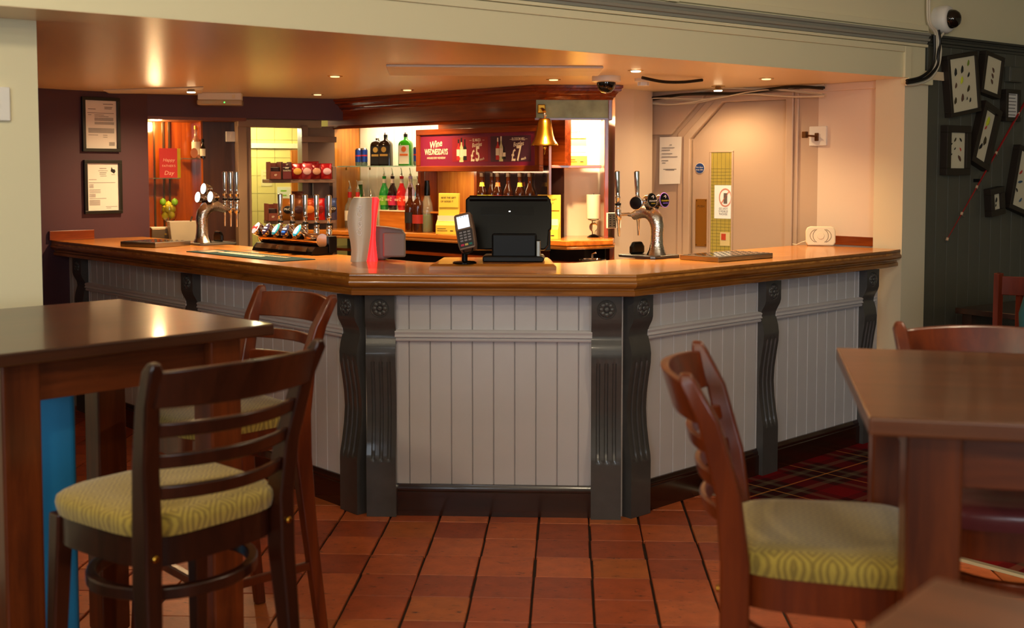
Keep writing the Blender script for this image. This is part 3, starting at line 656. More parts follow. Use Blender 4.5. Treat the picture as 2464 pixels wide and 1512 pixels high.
x1, x2, x3, x4 = [BB.px(p, 500, .14)[0] for p in (1036, 1052, 1148, 1312)]
B(x1, x2, .02, .26, CZ, 1.62).build('partition', W_REDZ, bb, False, .003)
xm = (x2 + x3) / 2
for a, b in ((x2, xm), (xm, x3)): B(a + .001, b - .001, .14, .155, CZ, 1.62).build('wood_panel', W_OR, bb, False, .004)
B(x3, x4 + .1, .20, .21, CZ, 1.62).build('mirror', mat('dim_mirror', (96, 74, 72), .08, .85), bb)
B(x3 - .01, x3 + .015, .12, .2, CZ, 1.62).build('mirror_post', W_REDZ, bb, False, .003)
B(-1.05, .12, .14, .2, 1.60, 1.9).build('upper_back', W_RED, bb)
r0, r1 = BB.px(913, 530, .06)[0], BB.px(1003, 530, .06)[0]
B(r0, r1, .06, .25, CZ, 1.275).build('riser', W_ORX, bb, False, .002)
B(r0 - .002, r1 + .6, .055, .25, 1.275, 1.283).build('riser_top', NB, bb, False, .002)
B(x2, x4, .02, .2, 1.272, 1.285).build('mid_shelf', W_ORX, bb, False, .002)
B(-2.04, -.98, .02, .22, 1.597, 1.605).build('glass_shelf', GREENGL, bb, False, .002)
for x in (-2.03, -1.75): MB().lathe([(.006, 0), (.006, .02)], 8, (x, .1, 1.575)).build('shelf_peg', BRASS, bb, True)
B(-2.12, .0, 0, .05, 1.887, 2.09).build('fascia', W_RED, bb)
MB().strip([(-2.14, .1), (-2.14, 0), (0, 0)], [(-.02, 1.880), (.012, 1.880), (.016, 1.888), (.008, 1.897), (.0, 1.905), (-.02, 1.905)]).build('fascia_bead', W_RED, bb, 50)
o0 = bl(BR_.w(.475, 0).xy); o1 = bl(BR_.w(.475, .2).xy)
MB().strip([(-2.14, .12), (-2.14, 0), (0, 0), o0, o1], [(-.02, 2.01), (.008, 2.01), (.012, 2.022), (.024, 2.03), (.026, 2.04), (.04, 2.056), (.056, 2.064), (.058, 2.078), (.066, 2.082), (.066, 2.098), (-.02, 2.098)]).build('cornice', W_RED, bb, 50)
brr = BR_.a - BB.a
def br(o): o.parent = bb; o.rotation_euler = (0, 0, brr); return o
m_ = mat('weathered_green_paint', (150, 168, 132), .45, var=.3, vscale=9, bump=.3, bscale=20)
br(B(.0, .46, -.002, .03, 1.895, 2.015).build('green_panel', m_, None, False, .003)); br(B(.455, .48, -.008, .12, 1.885, 2.06).build('corner_post', W_REDZ, None, False, .003)); br(B(-.01, .47, -.006, .02, 1.885, 1.897).build('bead', W_RED, None))
br(B(.17, .445, .30, .31, CZ, 1.90).build('niche_back', NB)); br(B(.435, .462, .02, .31, CZ, 1.89).build('side_post', W_REDZ, None, False, .003))
br(B(.085, .10, .05, .30, CZ, 1.9).build('niche_side', W_OR)); br(B(.08, .18, .29, .31, CZ, 1.9).build('niche_wood', W_REDZ))
br(B(.10, .42, .05, .28, 1.583, 1.602).build('shelf_board', W_ORX, None, False, .003))
sl = mat('warm_tube', (255, 240, 205), .4, emit=6)
br(B(.14, .42, .10, .12, 1.93, 1.95).build('tube_lamp', sl)); B(-2.0, -1.1, .08, .10, 1.955, 1.975).build('tube_lamp', sl, bb)
area('niche_light_left', BB.w(-1.5, .09, 1.94), BB.w(-1.5, .12, 1.2), .9, .05, 6.0, (1, .86, .58))
area('niche_light_right', BR_.w(.29, .12, 1.92), BR_.w(.29, .16, 1.2), .25, .05, 16, (1, .86, .55))
area('underniche_light', BB.w(-.45, .0, 1.56), BB.w(-.45, .1, 1.1), .8, .05, 2.5, (1, .82, .5))
# --- the wine sign hung below the fascia
SG = -.055
(sx0, sz1), (sx1, sz0) = BB.px(1003, 313, SG), BB.px(1300, 413, SG)
ws = thing('promotion_sign', 'wood-framed purple wine promotion sign hung under the back bar fascia', 'sign', BB.w((sx0 + sx1) / 2, SG, (sz0 + sz1) / 2), BB.a)
hw, hh = (sx1 - sx0) / 2, (sz1 - sz0) / 2; fw = .038
for nm, a in (('frame_rail', (-hw, hw, -.012, .03, hh - fw, hh)), ('frame_rail', (-hw, hw, -.012, .03, -hh, -hh + fw)), ('frame_stile', (-hw, -hw + fw, -.012, .03, -hh + fw, hh - fw)), ('frame_stile', (hw - fw, hw, -.012, .03, -hh + fw, hh - fw))):
    B(*a).build(nm, W_RED if nm == 'frame_rail' else W_REDZ, ws, False, .004)
po = B(-hw + fw, hw - fw, .0, .01, -hh + fw, hh - fw).build('poster', mat('magenta_poster', (122, 22, 58), .5), ws)
iw, ih = hw - fw, hh - fw
def S(u, v): return -iw + 2 * iw * u, ih - 2 * ih * v     # 0..1 on the poster
CRM = mat('poster_cream', (240, 222, 190), .5)
def rect(u0, v0, u1, v1, m, y=-.0006, nm='print_block'):
    (a, t_), (b_, z_) = S(u0, v0), S(u1, v1); return B(a, b_, y, .0005, z_, t_).build(nm, m, po)
rect(.295, .11, .61, .87, mat('poster_crimson', (138, 18, 36), .5), nm='offer_panel'); rect(.632, .10, .962, .88, mat('poster_plum', (72, 34, 52), .5), nm='offer_panel')
def pt(s, u, v, size, **k): x, z = S(u, v); return txt(s, size, CRM, po, (x, -.0015, z), thick=.0004, **k)
pt('Wine', .142, .31, .066, shear=.3, rot=.16, sx=.86, bold=.012); pt('WEDNESDAYS', .148, .555, .056, sx=.63, bold=.014); pt('AVAILABLE EVERY WEDNESDAY', .148, .745, .0195, sx=.66)
pt('EL MAZO', .512, .205, .026, sx=.68, bold=.01); pt('Bottles', .513, .35, .040, shear=.3, rot=.1, sx=.8, bold=.008); pt('£', .477, .70, .105, sx=.68, bold=.02); pt('5', .521, .655, .135, sx=.62, bold=.02); pt('each', .556, .79, .024, shear=.3, rot=.15)
pt('BLOSSOM HILL', .862, .205, .026, sx=.66, bold=.01); pt('Bottles', .862, .355, .040, shear=.3, rot=.1, sx=.8, bold=.008); pt('£', .822, .70, .105, sx=.68, bold=.02); pt('7', .866, .655, .135, sx=.66, bold=.02); pt('each', .902, .79, .024, shear=.3, rot=.15)
for u in (.458, .57, .80, .925): x, z = S(u, .21); B(x - .010, x + .010, -.001, .0005, z - .0008, z + .0008).build('print_rule', CRM, po)
def flatbottle(u, v0, v1, wd_, body, labm, cap):
    x, zt = S(u, v0); _, zb = S(u, v1); h = zt - zb; w2 = wd_ / 2
    MB().prism([(x - w2, zb), (x + w2, zb), (x + w2, zb + .55 * h), (x + .3 * w2, zb + .72 * h), (x + .28 * w2, zt), (x - .28 * w2, zt), (x - .3 * w2, zb + .72 * h), (x - w2, zb + .55 * h)], -.0014, .0003).build('printed_bottle', body, po)
    B(x - w2, x + w2, -.002, 0, zb + .2 * h, zb + .52 * h).build('printed_label', labm, po); B(x - .32 * w2, x + .32 * w2, -.002, 0, zb + .82 * h, zt).build('printed_cap', cap, po)
PB = mat('print_black', (24, 18, 18), .5); PR = mat('print_red', (190, 40, 40), .5); PGr = mat('print_straw', (214, 206, 150), .5)
flatbottle(.352, .17, .82, .034, PR, CRM, PB); flatbottle(.408, .17, .82, .034, PB, CRM, PB); flatbottle(.378, .12, .88, .038, PGr, CRM, PB)
flatbottle(.742, .42, .80, .032, PB, CRM, PB); flatbottle(.692, .15, .82, .034, PR, CRM, CRM); flatbottle(.720, .11, .87, .034, PGr, CRM, CRM)
B(-iw, iw, -.005, -.0035, -ih, ih).build('glazing', mat('sign_glazing', (20, 20, 20), .05, alpha=.03), ws)
# --- bell
BELL = Fr(.20, 6.985, 0)
be = thing('bar_bell', 'polished brass bell hanging from a bracket on the green panel', 'bell', (.20, 6.985, 1.72))
MB().lathe([(.030, .165), (.036, .158), (.042, .140), (.047, .105), (.054, .065), (.064, .035), (.078, .014), (.083, .006), (.083, 0), (.076, .002), (.060, .020), (.044, .08), (.03, .15)], 32, cap=True).build('bell_body', BRASS, be, 60)
MB().lathe([(.004, .16), (.006, .175), (.010, .18), (.010, .19), (.004, .205)], 12).build('crown', CHROME, be, True)
MB().tube([(0, .0, .205), (-.01, .06, .225), (-.015, .17, .232)], .010, 8).build('bracket_arm', BRASS, be, True); B(-.040, .01, .17, .182, .205, .262).build('bracket_plate', BRASS, be, False, .006)
MB().lathe([(.003, .12), (.003, .0), (.010, -.008), (.010, -.018), (.003, -.026)], 12).build('clapper', BRASS, be, True); MB().tube([(0, 0, -.02), (.003, 0, -.035), (-.002, 0, -.055)], .0025, 6).build('pull_chain', BRASS, be, True)
# ================================================================== BOTTLES
def gl(name, c, trans=.55, rough=.06): return mat(name, c, rough, trans=trans, coat=.3)
POUR = CHROME
def pourer(mb, z): mb.tube([(0, 0, z), (0, 0, z + .018), (.001, 0, z + .026), (-.004, 0, z + .05), (-.010, 0, z + .066)], [.010, .010, .004, .003, .0025], 8); return mb
PRO = {
 'rum': ([(.033, 0), (.036, .006), (.037, .13), (.034, .155), (.018, .18), (.0135, .20), (.013, .262), (.0145, .264), (.0145, .275)], .275),
 'tall': ([(.034, 0), (.036, .004), (.036, .16), (.033, .185), (.017, .205), (.0135, .225), (.013, .28), (.0145, .282), (.0145, .295)], .295),
 'beer': ([(.029, 0), (.031, .005), (.031, .125), (.029, .142), (.015, .175), (.0125, .195), (.012, .238), (.0135, .24), (.0135, .252)], .252),
 'sour': ([(.027, 0), (.030, .005), (.032, .04), (.039, .085), (.040, .112), (.030, .15), (.017, .18), (.014, .20), (.014, .235), (.015, .237), (.015, .247)], .247),
 'small': ([(.024, 0), (.025, .1), (.012, .13), (.011, .17), (.012, .18)], .18)}
def bottle(label, fr, x, y, z, kind, glass, labs=(), cap=None, pour=False, text=None, group=None, sc=1.0, rz=0):
    t = thing('bottle', label, 'bottle', fr.w(x, y, z), fr.a + rz, group)
    pr, h = PRO[kind]; pr = [(r * sc, q * sc) for r, q in pr]; h *= sc
    MB().lathe(pr, 20).build('glass_body', glass, t, 50)
    def rad(q):
        for (r0_, z0_), (r1_, z1_) in zip(pr, pr[1:]):
            if z0_ <= q <= z1_ and z1_ > z0_: return r0_ + (r1_ - r0_) * (q - z0_) / (z1_ - z0_)
        return pr[-1][0]
    for k, (za, zb, m) in enumerate(labs):
        za *= sc; zb *= sc; n = 5; MB().lathe([(rad(za + (zb - za) * i / n) + .0009, za + (zb - za) * i / n) for i in range(n + 1)], 20, cap=False).build('label', m, t, 50)
    if cap: MB().lathe([(pr[-1][0] + .0015, h - .022), (pr[-1][0] + .0015, h + .003), (.004, h + .005)], 16, cap=False).build('cap', cap, t, True)
    if pour: pourer(MB(), h - .006).build('pourer', POUR, t, 50)
    if text: s_, q, sz, m = text; txt(s_, sz * sc, m, t, (0, -rad(q * sc) - .0022, q * sc), thick=.0004)
    return t
AMBER = gl('amber_glass', (70, 26, 6), .35); DKG = gl('near_black_glass', (30, 16, 8), .3); GRN = gl('green_glass', (40, 120, 30), .5); CLR = gl('pale_clear_glass', (226, 216, 190), .8)
LAB_W = mat('cream_label', (232, 222, 196), .6); LAB_R = mat('red_label', (196, 36, 30), .5); LAB_K = mat('black_label', (24, 20, 20), .5); LAB_Y = mat('yellow_label', (226, 210, 60), .5); LAB_O = mat('orange_label', (226, 110, 44), .5); LAB_S = mat('silver_label', (190, 180, 150), .4, .5)
def nx(px, y): return BB.px(px, 500, y)[0]
GZ = 1.605
def square_bottle(label, px, y, glass, labm, cap, pour, mk):
    t = thing('bottle', label, 'bottle', BB.w(nx(px, y), y, GZ), BB.a + R(22), 'square shouldered bottles on the glass shelf')
    pts = []
    a, b_, zs, zt = .050, .030, .150, .178
    mb = MB(); vs, fs = [], []
    ring = [(1, 0, 1), (1, .15, 1)] ; rows = [(a, b_, 0), (a, b_, .145), (a * .94, b_ * .95, .162), (a * .75, b_ * .85, .176), (a * .4, b_ * .6, .186), (.013, .013, .192), (.0125, .0125, .215)]
    n = 24
    for k, (aa, bb2, z) in enumerate(rows):
        e = 2 / (6 if k < 4 else 2.4)
        for i in range(n):
            q = 2 * math.pi * i / n; c_, s_ = math.cos(q), math.sin(q); vs.append((aa * math.copysign(abs(c_) ** e, c_), bb2 * math.copysign(abs(s_) ** e, s_), z))
    for k in range(len(rows) - 1):
        for i in range(n): j = (i + 1) % n; fs.append((k * n + i, k * n + j, (k + 1) * n + j, (k + 1) * n + i))
    fs += [tuple(range(n))[::-1], tuple((len(rows) - 1) * n + i for i in range(n))]
    mb.add(vs, fs).build('glass_body', glass, t, 50)
    B(-.040, .040, -b_ - .0012, -b_, .012, .145).build('label', labm, t)
    o = MB(); o.m = Matrix.Translation((0, -b_ - .0022, .118)) @ Matrix.Rotation(math.pi / 2, 4, 'X'); o.lathe([(.020, 0), (.020, .0006)], 20).build('roundel', mk, t)
    B(-.032, .032, -b_ - .002, -b_, .070, .085).build('label_band', mk, t)
    MB().lathe([(.0145, .205), (.0145, .226)], 14).build('cap', cap, t, True)
    if pour: pourer(MB(), .222).build('pourer', POUR, t, 50)
GOLD = mat('gold_print', (206, 160, 80), .4, .4)
square_bottle('dark square bottle without a pourer, left of its twin on the glass shelf', 909, .14, DKG, LAB_K, LAB_W, False, GOLD)
square_bottle('dark square bottle with a pourer on the glass shelf', 929, .09, DKG, LAB_K, BLACK, True, GOLD)
square_bottle('green square bottle with a white and orange label on the glass shelf', 977, .10, gl('bright_green_glass', (50, 150, 24), .5), LAB_W, BLACK, True, LAB_O)
for k, (px, y, lb) in enumerate([(864, .13, 'blue and silver drink can at the left end of the glass shelf'), (877, .09, 'paler blue and silver drink can beside the dark bottles'), (1004, .12, 'blue drink can half hidden behind the wine sign')]):
    t = thing('drink_can', lb, 'can', BB.w(nx(px, y), y, GZ), BB.a, 'drink cans on the glass shelf')
    MB().lathe([(.021, 0), (.0265, .006), (.0265, .124), (.022, .132)], 20).build('can_body', STEEL, t, 50)
    MB().lathe([(.0268, .03), (.0268, .072)], 20, cap=False).build('lower_print', mat('can_blue', (40, 70, 150), .35, .4), t, True); MB().lathe([(.0268, .082), (.0268, .12)], 20, cap=False).build('upper_print', MATS['can_blue'], t, True); MB().lathe([(.0269, .072), (.0269, .082)], 20, cap=False).build('band', mat('can_red', (190, 40, 40), .4), t, True)
bottle('clear rum bottle with red neck at the far left of the niche', BB, nx(842, .08), .08, CZ, 'rum', CLR, ((.05, .12, LAB_W), (.21, .25, LAB_R)), None, True, group='bottles on the back bar', sc=1.08)
bottle('clear rum bottle with red neck, second from the left in the niche', BB, nx(861, .08), .08, CZ, 'rum', CLR, ((.05, .12, LAB_W), (.21, .25, LAB_R)), None, True, group='bottles on the back bar', sc=1.08)
bottle('green wine bottle with pale cap behind the red-necked bottles', BB, nx(868, .17), .17, CZ, 'tall', GRN, ((.06, .13, LAB_W),), LAB_W, group='bottles on the back bar', sc=1.18)
bottle('small bottle with orange neck label behind the drinks tower', BB, nx(876, .06), .06, CZ, 'rum', DKG, ((.185, .23, mat('tan_label', (196, 140, 70), .5)),), None, True, group='bottles on the back bar', sc=.86)
bottle('small bottle with silver neck label behind the drinks tower', BB, nx(893, .06), .06, CZ, 'rum', AMBER, ((.185, .23, LAB_S),), None, True, group='bottles on the back bar', sc=.86)
RZ = 1.283
for px, c, lc, lb in ((925, (30, 150, 60), (120, 190, 60), 'bright green'), (945, (40, 18, 22), (200, 50, 90), 'dark berry pink'), (967, (206, 30, 40), (226, 60, 40), 'bright red'), (988, (200, 170, 205), (236, 230, 240), 'pale lilac')):
    bottle(lb + ' liqueur bottle with a pourer on the wooden riser', BB, nx(px, .11), .11, RZ, 'sour', gl('liqueur_' + lb.replace(' ', '_'), c, .3), ((.035, .105, mat('label_' + lb.replace(' ', '_'), lc, .4)), (.196, .226, mat('pale_neck_' + lb.replace(' ', '_'), (206, 190, 170), .5))), None, True, ('ourZ', .078, .034, CRM), 'liqueur bottles on the riser')
bottle('turquoise liqueur bottle at the right end of the riser', BB, nx(1011, .14), .14, RZ, 'sour', gl('liqueur_turquoise', (20, 150, 190), .3), ((.035, .105, mat('label_turq', (150, 200, 230), .4)),), None, True, None, 'liqueur bottles on the riser')
bottle('dark wine bottle with a pourer, left of the pair before the riser', BB, nx(987, -.02), -.02, CZ, 'tall', AMBER, ((.06, .13, LAB_K),), None, True, group='dark wine bottles with pourers', sc=1.06)
bottle('dark wine bottle with a red label stripe, right of the pair', BB, nx(1006, -.02), -.02, CZ, 'tall', AMBER, ((.055, .11, mat('dark_red_label', (150, 36, 26), .5)),), None, True, group='dark wine bottles with pourers', sc=1.12)
t = thing('carafe', 'glass carafe half full of green drink with chrome spout', 'carafe', BB.w(nx(1028, .03), .03, CZ), BB.a)
MB().lathe([(.040, 0), (.042, .005), (.042, .15), (.036, .20), (.020, .25), (.018, .30)], 20).build('glass_body', CLR, t, 50); MB().lathe([(.0385, .004), (.0385, .125)], 20).build('green_drink', mat('green_drink', (30, 150, 20), .2, trans=.3), t, 50)
MB().lathe([(.021, .255), (.021, .30), (.016, .34), (.016, .36)], 14).build('spout', BLACKG, t, True)
for k, (px, y, lab, neck) in enumerate([(1160, .08, LAB_Y, LAB_Y), (1184, .13, LAB_Y, None), (1198, .08, mat('coral_label', (226, 84, 60), .5), MATS['orange_label']), (1223, .08, LAB_O, None), (1251, .08, LAB_Y, LAB_Y), (1275, .08, LAB_Y, None)]):
    lb = ['leftmost brown cider bottle with yellow round labels above the till', 'brown cider bottle half behind its neighbour, second from left', 'brown cider bottle with coral round label above the till', 'brown cider bottle with a plain orange label above the till', 'brown cider bottle with yellow neck disc, second from right', 'rightmost brown cider bottle above the till'][k]
    bottle(lb, BB, nx(px, y), y, 1.285, 'beer', AMBER, ((.055, .115, lab),) + (((.17, .195, neck),) if neck else ()), mat('brown_cap', (70, 44, 24), .4, .5), False, ('B', .088, .035, INKD) if k in (0, 4) else None, 'cider bottles above the till', sc=1.05)
# gift card stands
YEL = mat('yellow_card', (232, 196, 70), .6)
def card_stand(label, fr, x, y, z, w_=.13, h=.25, tx=True, rz=0):
    t = thing('gift_card_stand', label, 'card stand', fr.w(x, y, z), fr.a + rz, 'gift card stands'); hw_ = w_ / 2
    MB().prism([(0, 0), (-.07, 0), (-.07, .06), (-.02, .12), (-.012, h), (0, h)], -hw_, hw_, 'x').build('holder', YEL, t, False, .002)
    B(-hw_ + .004, hw_ - .004, -.0225, -.0205, h - .095, h - .005).build('header', YEL, t)
    B(-hw_ + .006, hw_ - .006, -.048, -.045, .062, .125).build('gift_card', LAB_W, t); B(-hw_ + .006, hw_ - .006, -.052, -.049, .06, .085).build('gift_card', LAB_Y, t); B(-.03, .05, -.0535, -.052, .068, .074).build('card_print', mat('brown_print', (130, 60, 40), .6), t)
    if tx:
        txt('GIVE THE GIFT', .0165, INKD, t, (0, -.0235, h - .03), shear=.1); txt('OF GOOD T', .0165, INKD, t, (-.012, -.0235, h - .055), shear=.1)
        B(-hw_ + .012, 0, -.0712, -.0702, .036, .039).build('front_print', INKD, t); B(-hw_ + .012, .01, -.0712, -.0702, .022, .025).build('front_print', INKD, t); B(.03, .052, -.0712, -.0702, .02, .026).build('front_print', INKD, t)
card_stand('yellow gift card stand at the left of the till, on the back counter', BB, nx(1082, -.0), -.0, CZ, .15, .275, rz=R(25))
card_stand('yellow gift card stand at the right of the till, on the back counter', BB, BB.px(1322, 500, .03)[0], .03, CZ, .15, .275, rz=R(25))
card_stand('brightly lit gift card stand on the shelf beside the bell', BR_, .265, .24, 1.602, .15, .27)
t = thing('candle_holder', 'white pillar candle on a glass holder at the right of the back bar', 'candle', BR_.w(.375, .10, CZ))
MB().lathe([(.040, 0), (.042, .004), (.03, .012), (.010, .02), (.010, .035), (.024, .05), (.028, .066), (.024, .082), (.010, .095), (.012, .105), (.034, .112), (.036, .12)], 20).build('glass_stem', GLASS, t, 50)
MB().lathe([(.044, .12), (.045, .124), (.045, .272), (.041, .274)], 24).build('candle', mat('ivory_wax', (244, 232, 206), .5), t, 50); MB().tube([(0, 0, .272), (.002, 0, .282)], .0015, 6).build('wick', BLACK, t)
# ================================================================== THINGS ON THE BAR
LWG = Fr(A_.x, A_.y, math.degrees(math.atan2(A_.y - Lend.y, A_.x - Lend.x))); RWG = Fr(B_.x, B_.y, math.degrees(math.atan2(Rend.y - B_.y, Rend.x - B_.x)))
def tap(parent, x, y, z, handle=.13, nozzle=.10, tilt=0.0):
    def R4(): q = MB(); q.m = Matrix.Translation((x, y, z)) @ Matrix.Rotation(tilt, 4, 'Y'); return q
    tp = R4().lathe([(.013, -.03), (.017, -.02), (.017, .02), (.013, .03), (.015, .034), (.015, .05), (.011, .054)], 14).build('tap_body', CHROME, parent, 50)
    R4().lathe([(.0165, .050), (.0165, .060)], 14).build('collar', BLACK, tp, True)
    R4().lathe([(.012, .06), (.012, .085), (.0145, .088), (.0135, .094), (.011, .098), (.0125, .12), (.0155, .094 + handle), (.015, .098 + handle), (.008, .102 + handle)], 16).build('handle', CHROME, tp, 50)
    R4().lathe([(.011, -.03), (.008, -.05), (.006, -.03 - nozzle), (.0055, -.032 - nozzle)], 12).build('nozzle', CHROME, tp, 50)
    return tp
def lens(parent, x, y, z, r, face, rim, tilt=R(18), text=None, yaw=0.0, depth=.05, cup=None):
    M4 = Matrix.Translation((x, y, z)) @ Matrix.Rotation(yaw, 4, 'Z') @ Matrix.Rotation(-tilt, 4, 'X') @ Matrix.Rotation(math.pi / 2, 4, 'X')
    q = MB(); q.m = M4; q.lathe([(r * .55, -depth), (r * .9, -depth * .6), (r * 1.04, -.006), (r * 1.04, .002), (r * .98, .003)], 24).build('lens_cup', cup or CHROME, parent, 50)
    q = MB(); q.m = M4; q.lathe([(r * .96, .0), (r * .96, .0035), (r * .6, .0055), (.001, .006)], 28).build('lens_face', face, parent, 60)
    return M4 @ Matrix.Rotation(-math.pi / 2, 4, 'X')
def tower(label, fr, p, lenses, taps, tilt=0.0, k=1.0):
    x, y = fr.loc(p); t = thing('beer_tower', label, 'beer tower', fr.w(x, y, TZ), fr.a, 'curved chrome beer towers')
    MB().prism([(-.10, -.07), (.10, -.07), (.115, -.05), (.115, .16), (.10, .18), (-.10, .18), (-.115, .16), (-.115, -.05)], 0, .014, 'z').build('base_plate', mat('grey_plate', (110, 108, 104), .3, .7), t, False, .003)
    path = [(0, 0, .012, .056), (0, 0, .022, .052), (0, 0, .04, .043), (0, 0, .075, .036), (0, 0, .12, .034), (0, -.002, .16, .036), (0, .006, .195, .039), (0, .03, .225, .040), (0, .065, .238, .037), (0, .10, .236, .033), (0, .135, .224, .028), (0, .16, .214, .024)]
    MB().tube([(a, b, c) for a, b, c, r in path], [r for *_, r in path], 24).build('column', mat('frosted_chrome', (214, 210, 204), .14, 1.0, bump=.5, bscale=140), t, 60)
    MB().tube([(taps[0], .20, .222), (taps[-1], .20, .222)], .009, 10).build('tap_rail', CHROME, t, True); MB().tube([(0, .15, .216), (0, .20, .222)], .011, 10).build('tap_neck', CHROME, t, True)
    for tx_ in taps: tap(t, tx_, .20, .222, .13, .085, tilt)
    MB().prism([(-.05, .275), (.05, .275), (.03, .245), (-.03, .245)], .02, .05).build('lens_bracket', mat('dark_chrome', (90, 84, 80), .15, 1.0), t, False, .004)
    sh = MB(); sh.m = Matrix.Translation((-.02, .11, .014)); sh.prism([(-.055, 0), (.055, 0), (.055, .04), (.035, .066), (-.035, .066), (-.055, .04)], 0, .02).build('drip_guard', BLACKG, t, False, .01)
    return t
GLOW = mat('lit_white_lens', (250, 250, 255), .4, emit=3.2); LENSK = mat('black_lens', (22, 20, 24), .25); PURR = mat('purple_lens_rim', (150, 96, 190), .3, emit=.5)
t = tower('curved chrome beer tower with three glowing white lenses at the left', LWG, at(487, 589, TZ), 3, (-.075, 0, .075))
for x, z in ((-.075, .292), (.085, .296), (.0, .345)): lens(t, x, -.005 + .02, z, .034, GLOW, CHROME, R(8))
t = tower('curved chrome cider tower with two black lenses at the right', RWG, at(1581, 620, TZ), 2, (-.08, .08), R(-3))
for x, r_ in ((-.045, 0), (.055, 1)):
    M4 = lens(t, x, .0, .300, .037, LENSK, PURR if r_ else CHROME, R(6))
    txt('STRONGBOW', .0115, LAB_Y if r_ else WHITEP, t, (0, -.008, -.004), M4, sx=.86, bold=.02); txt('DARK FRUIT' if r_ else 'ORIGINAL', .0075, PURR if r_ else LAB_Y, t, (0, -.008, -.017), M4)
    a = MB(); a.m = M4; a.add([(-.012, -.0075, .016), (.004, -.0075, .028), (.012, -.0075, .018), (.004, -.0075, .008), (.0, -.0075, .012), (.005, -.0075, .018), (.0, -.0075, .024), (-.009, -.0075, .020)], [(0, 7, 6, 5), (6, 1, 2, 5), (5, 2, 3, 4)]).build('lens_emblem', WHITEP, t)
    if r_: q = MB(); q.m = M4 @ Matrix.Rotation(math.pi / 2, 4, 'X'); q.lathe([(.0372, .0), (.0395, .002), (.0372, .004)], 28, cap=False).build('lens_rim', PURR, t, True)
lens(t, -.10, .06, .285, .034, LENSK, CHROME, R(0), yaw=R(-70))
# --- five-tap bank
p0, p1 = at(597, 603, TZ), at(772, 614, TZ); x0, y0 = LWG.loc(p0); x1, y1 = LWG.loc(p1); ym = (y0 + y1) / 2 + .0; ln = x1 - x0
t = thing('tap_bank', 'low chrome tap bank with five round lit beer badges', 'beer taps', LWG.w(x0, ym, TZ), LWG.a)
MB().prism([(-.02, 0), (.12, 0), (.12, .012), (.105, .045), (.01, .045), (-.012, .02)], -.01, ln + .01, 'x').build('base', mat('bronze_black', (40, 32, 26), .3, .6), t, False, .003)
fp = MB(); fp.m = Matrix.Translation((0, -.012, .028)) @ Matrix.Rotation(R(-35), 4, 'X'); fp.box(.03, ln - .04, -.004, .0, -.014, .014).build('front_strip', mat('brushed_bronze', (130, 112, 88), .3, .9), t)
fp = MB(); fp.m = Matrix.Translation((ln * .45, -.016, .028)) @ Matrix.Rotation(R(-35), 4, 'X'); fp.box(-.014, .014, -.004, .0, -.012, -.006).box(-.014, .014, -.004, 0, -.003, .003).box(-.014, .014, -.004, 0, .006, .012).build('maker_badge', CHROME, t)
MB().tube([(.0, .055, .078), (ln, .055, .078)], .034, 24).build('barrel', mat('bronze_chrome', (190, 150, 110), .1, 1.0), t, 60)
for e_ in (-.002, ln): MB().tube([(e_, .055, .078), (e_ + .006, .055, .078)], .037, 24).build('barrel_cap', CHROME, t, True)
FACES = [((240, 236, 236), (206, 40, 44), None), ((44, 32, 62), (240, 236, 240), 'CARLING'), ((40, 150, 160), (240, 244, 244), None), ((26, 32, 66), (240, 240, 244), 'GUINNESS'), ((60, 180, 200), (244, 248, 250), None)]
for k, f_ in enumerate((.05, .235, .41, .575, .775)):
    fc, mk, tx_ = FACES[k]; fm = mat('badge_face_%d' % k, fc, .3, emit=.55); mm_ = mat('badge_mark_%d' % k, mk, .4, emit=.8)
    M4 = lens(t, ln * f_, -.012, .128, .037, fm, CHROME, R(32), yaw=R(-8), depth=.06)
    y_ = -.008
    if tx_: txt(tx_, .0125, mm_, t, (0, y_, .002), M4, bold=.025, sx=.9)
    a = MB(); a.m = M4
    if k == 0: a.add([(-.034, y_, .012), (0, y_, .004), (.034, y_, .012), (.034, y_, -.012), (0, y_, -.004), (-.034, y_, -.012)], [(0, 5, 4, 1), (1, 4, 3, 2)])
    elif k == 3: a.box(-.022, .022, y_, y_ + .001, -.020, -.010)
    elif k == 1: a.box(-.008, .008, y_, y_ + .001, .016, .026).box(-.02, .02, y_, y_ + .001, -.019, -.013)
    else: a.prism([(-.02, -.02), (.018, -.022), (.022, .0), (.008, .024), (-.008, .022), (-.024, .004)], y_, y_ + .001)
    a.build('badge_mark', mat('badge_blue', (40, 120, 220), .3, emit=.8) if k == 3 else mm_, t)
for px in (675, 704, 735, 762, 792):
    xx = LWG.px(px, 540, ym + .16)[0] - x0; tap(t, xx, .16, .105, .115, .085)
    MB().tube([(xx, .08, .088), (xx, .16, .10)], .008, 8).build('tap_stem', CHROME, t, True)
B(ln - .03, ln + .02, .09, .14, .01, .10).build('end_block', BLACK, t, False, .004)
